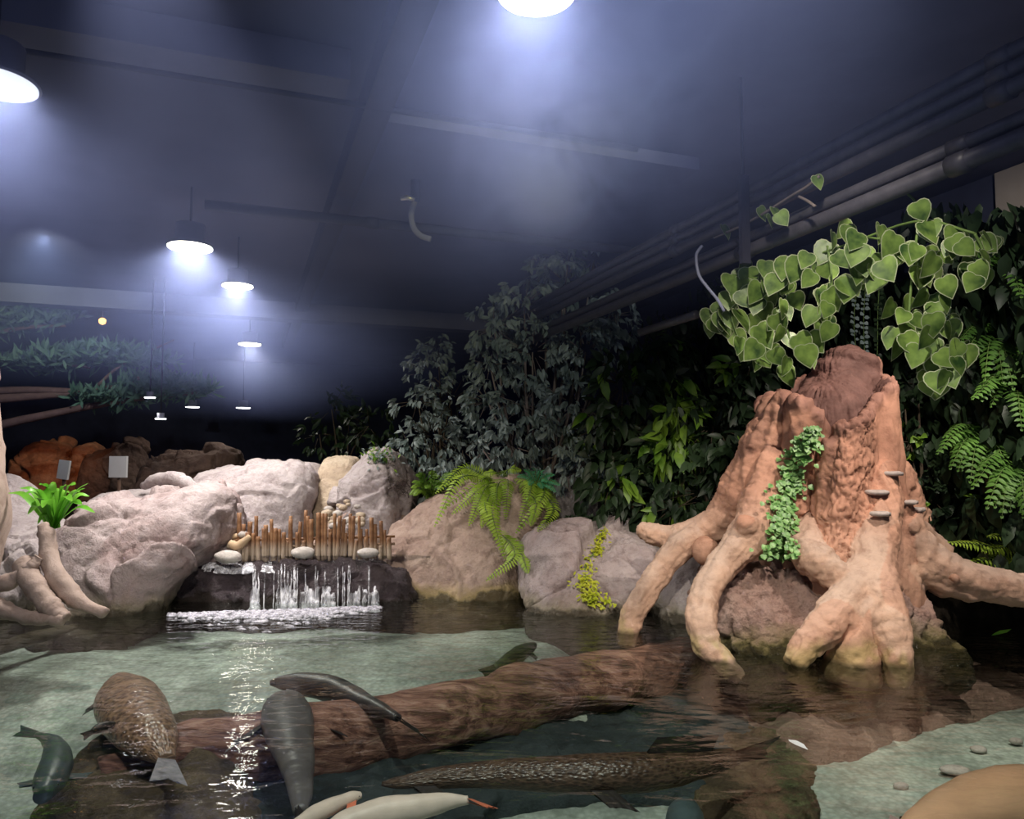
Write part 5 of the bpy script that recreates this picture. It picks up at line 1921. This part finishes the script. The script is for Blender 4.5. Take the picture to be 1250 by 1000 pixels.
fish('blue_grey_fish', 'slate grey fish snout under the belly fins of the long brown fish', [(838, 981, 6), (838, 990, 16), (836, 1004, 22), (834, 1030, 16)], M['fish_blue'], (832, 1060, 14), M['fish_blue'], zoff=0.05)

# things floating on the water
mb = MB(); q = W(972, 908, 0.006); leaf(mb, q + V((-0.02, 0.06, 0)), V((0.35, -1, 0)), UP, 0.15, 0.05, 0, 0.1, 0.0, (0.9, 0.95))
setp(mb.build('floating_petal', M['petal']), 'slim white petal floating before the stump', 'petal')
mb = MB()
q = W(1210, 776, 0.006); leaf(mb, q, V((1, 0.25, 0.1)), UP, 0.22, 0.07, 0, 0.1, -0.1)
setp(mb.build('floating_leaf', M['leaf_nest']), 'bright green leaf floating in the shade under the long right root', 'leaf')
# pale chips on the gravel floor at the right
for i, (px, py, s_) in enumerate(((1165, 940, 0.10), (1215, 953, 0.04), (1240, 905, 0.05), (1195, 915, 0.06), (1100, 960, 0.05))):
    lab = ('large pale flat chip on the gravel floor near the tan fish', 'tiny pale chip beside the tan fish', 'pale chip on the gravel at the right edge', 'pale chip on the gravel behind the large one', 'pale chip on the gravel left of the tan fish')[i]
    setp(pebble('stone_chip', W(px, py, -0.585), (s_, s_ * 0.7, 0.025), M['pebble'], i + 3, sub=2), lab, 'stone', 'pale chips on the pool floor')

# ================================================================== MIST
def mist_mat():
    m, nt, N, L = newmat('drifting_mist')
    pos = position(N)
    n1 = noise_n(N, L, pos, 0.42, 3, 0.5, 0.4)
    n2 = maprange(N, L, noise_n(N, L, pos, 1.3, 4, 0.55, 1.2), 0.35, 0.62, 0.0, 2.0)
    f = maprange(N, L, n1, 0.36, 0.70, 0.25, 1.0)
    sx = N.new('ShaderNodeSeparateXYZ'); L.new(pos, sx.inputs[0])
    low = maprange(N, L, sx.outputs[2], 2.2, 3.2, 0.0, 1.0)
    dp = N.new('ShaderNodeVectorMath'); dp.operation = 'DOT_PRODUCT'
    L.new(pos, dp.inputs[0]); dp.inputs[1].default_value = tuple(D2)
    f = math_n(N, L, 'MULTIPLY', f, maprange(N, L, dp.outputs['Value'], 1.2, 2.8, 1.0, 0.12))
    # thicker banks and wisps hanging in the room
    for c, r, g in ((P(710, 90, 5.4), 1.7, 2.6), (P(668, 230, 5.4), 0.55, 4.0), (P(600, 130, 6.0), 0.7, 0.6), (P(30, 210, 5.0), 0.6, 1.0), (P(215, 250, 8.0), 0.6, 0.8), (P(330, 60, 5.0), 0.6, 0.5)):
        vm = N.new('ShaderNodeVectorMath'); vm.operation = 'DISTANCE'
        L.new(pos, vm.inputs[0]); vm.inputs[1].default_value = tuple(c)
        g_ = maprange(N, L, vm.outputs['Value'], r, r * 0.2, 0.0, g)
        f = math_n(N, L, 'ADD', f, math_n(N, L, 'MULTIPLY', g_, n2))
    d = math_n(N, L, 'MULTIPLY', math_n(N, L, 'MULTIPLY', f, low), MIST_D)
    v = N.new('ShaderNodeVolumeScatter')
    v.inputs['Color'].default_value = (0.38, 0.47, 1.0, 1)
    v.inputs['Anisotropy'].default_value = 0.25
    L.new(d, v.inputs['Density'])
    o = N.new('ShaderNodeOutputMaterial')
    L.new(v.outputs[0], o.inputs['Volume'])
    return m


MIST_D = 0.19
mb = MB()
mb.box(D1 * 8.5 + D2 * -3.3 + UP * 3.2, 6.2, 7.5, 1.12, (D2, D1, UP))
o = mb.build('mist', mist_mat(), smooth=False)
setp(o, 'bluish mist drifting in the lamp light under the ceiling', 'mist', kind='stuff')

# ================================================================== WATER
mb = MB()
mb.add([(-9.5, 0.3, 0), (6.4, 0.3, 0), (4.7, 7.2, 0), (3.9, 9.3, 0), (-9.5, 9.4, 0)], [(0, 1, 2, 3, 4)])
o = mb.build('pool_water', M['water'])
setp(o, 'clear rippling pool water reflecting the rocks and stump', 'water', kind='stuff')

SC.view_settings.view_transform = 'Standard'
SC.view_settings.look = 'None'
SC.view_settings.gamma = 1
SC.view_settings.use_curve_mapping = False
SC.view_settings.exposure = 0.12
SC.cycles.use_denoising = True
SC.cycles.max_bounces = 8
SC.cycles.diffuse_bounces = 3
SC.cycles.glossy_bounces = 3
SC.cycles.transparent_max_bounces = 12
SC.cycles.volume_bounces = 0
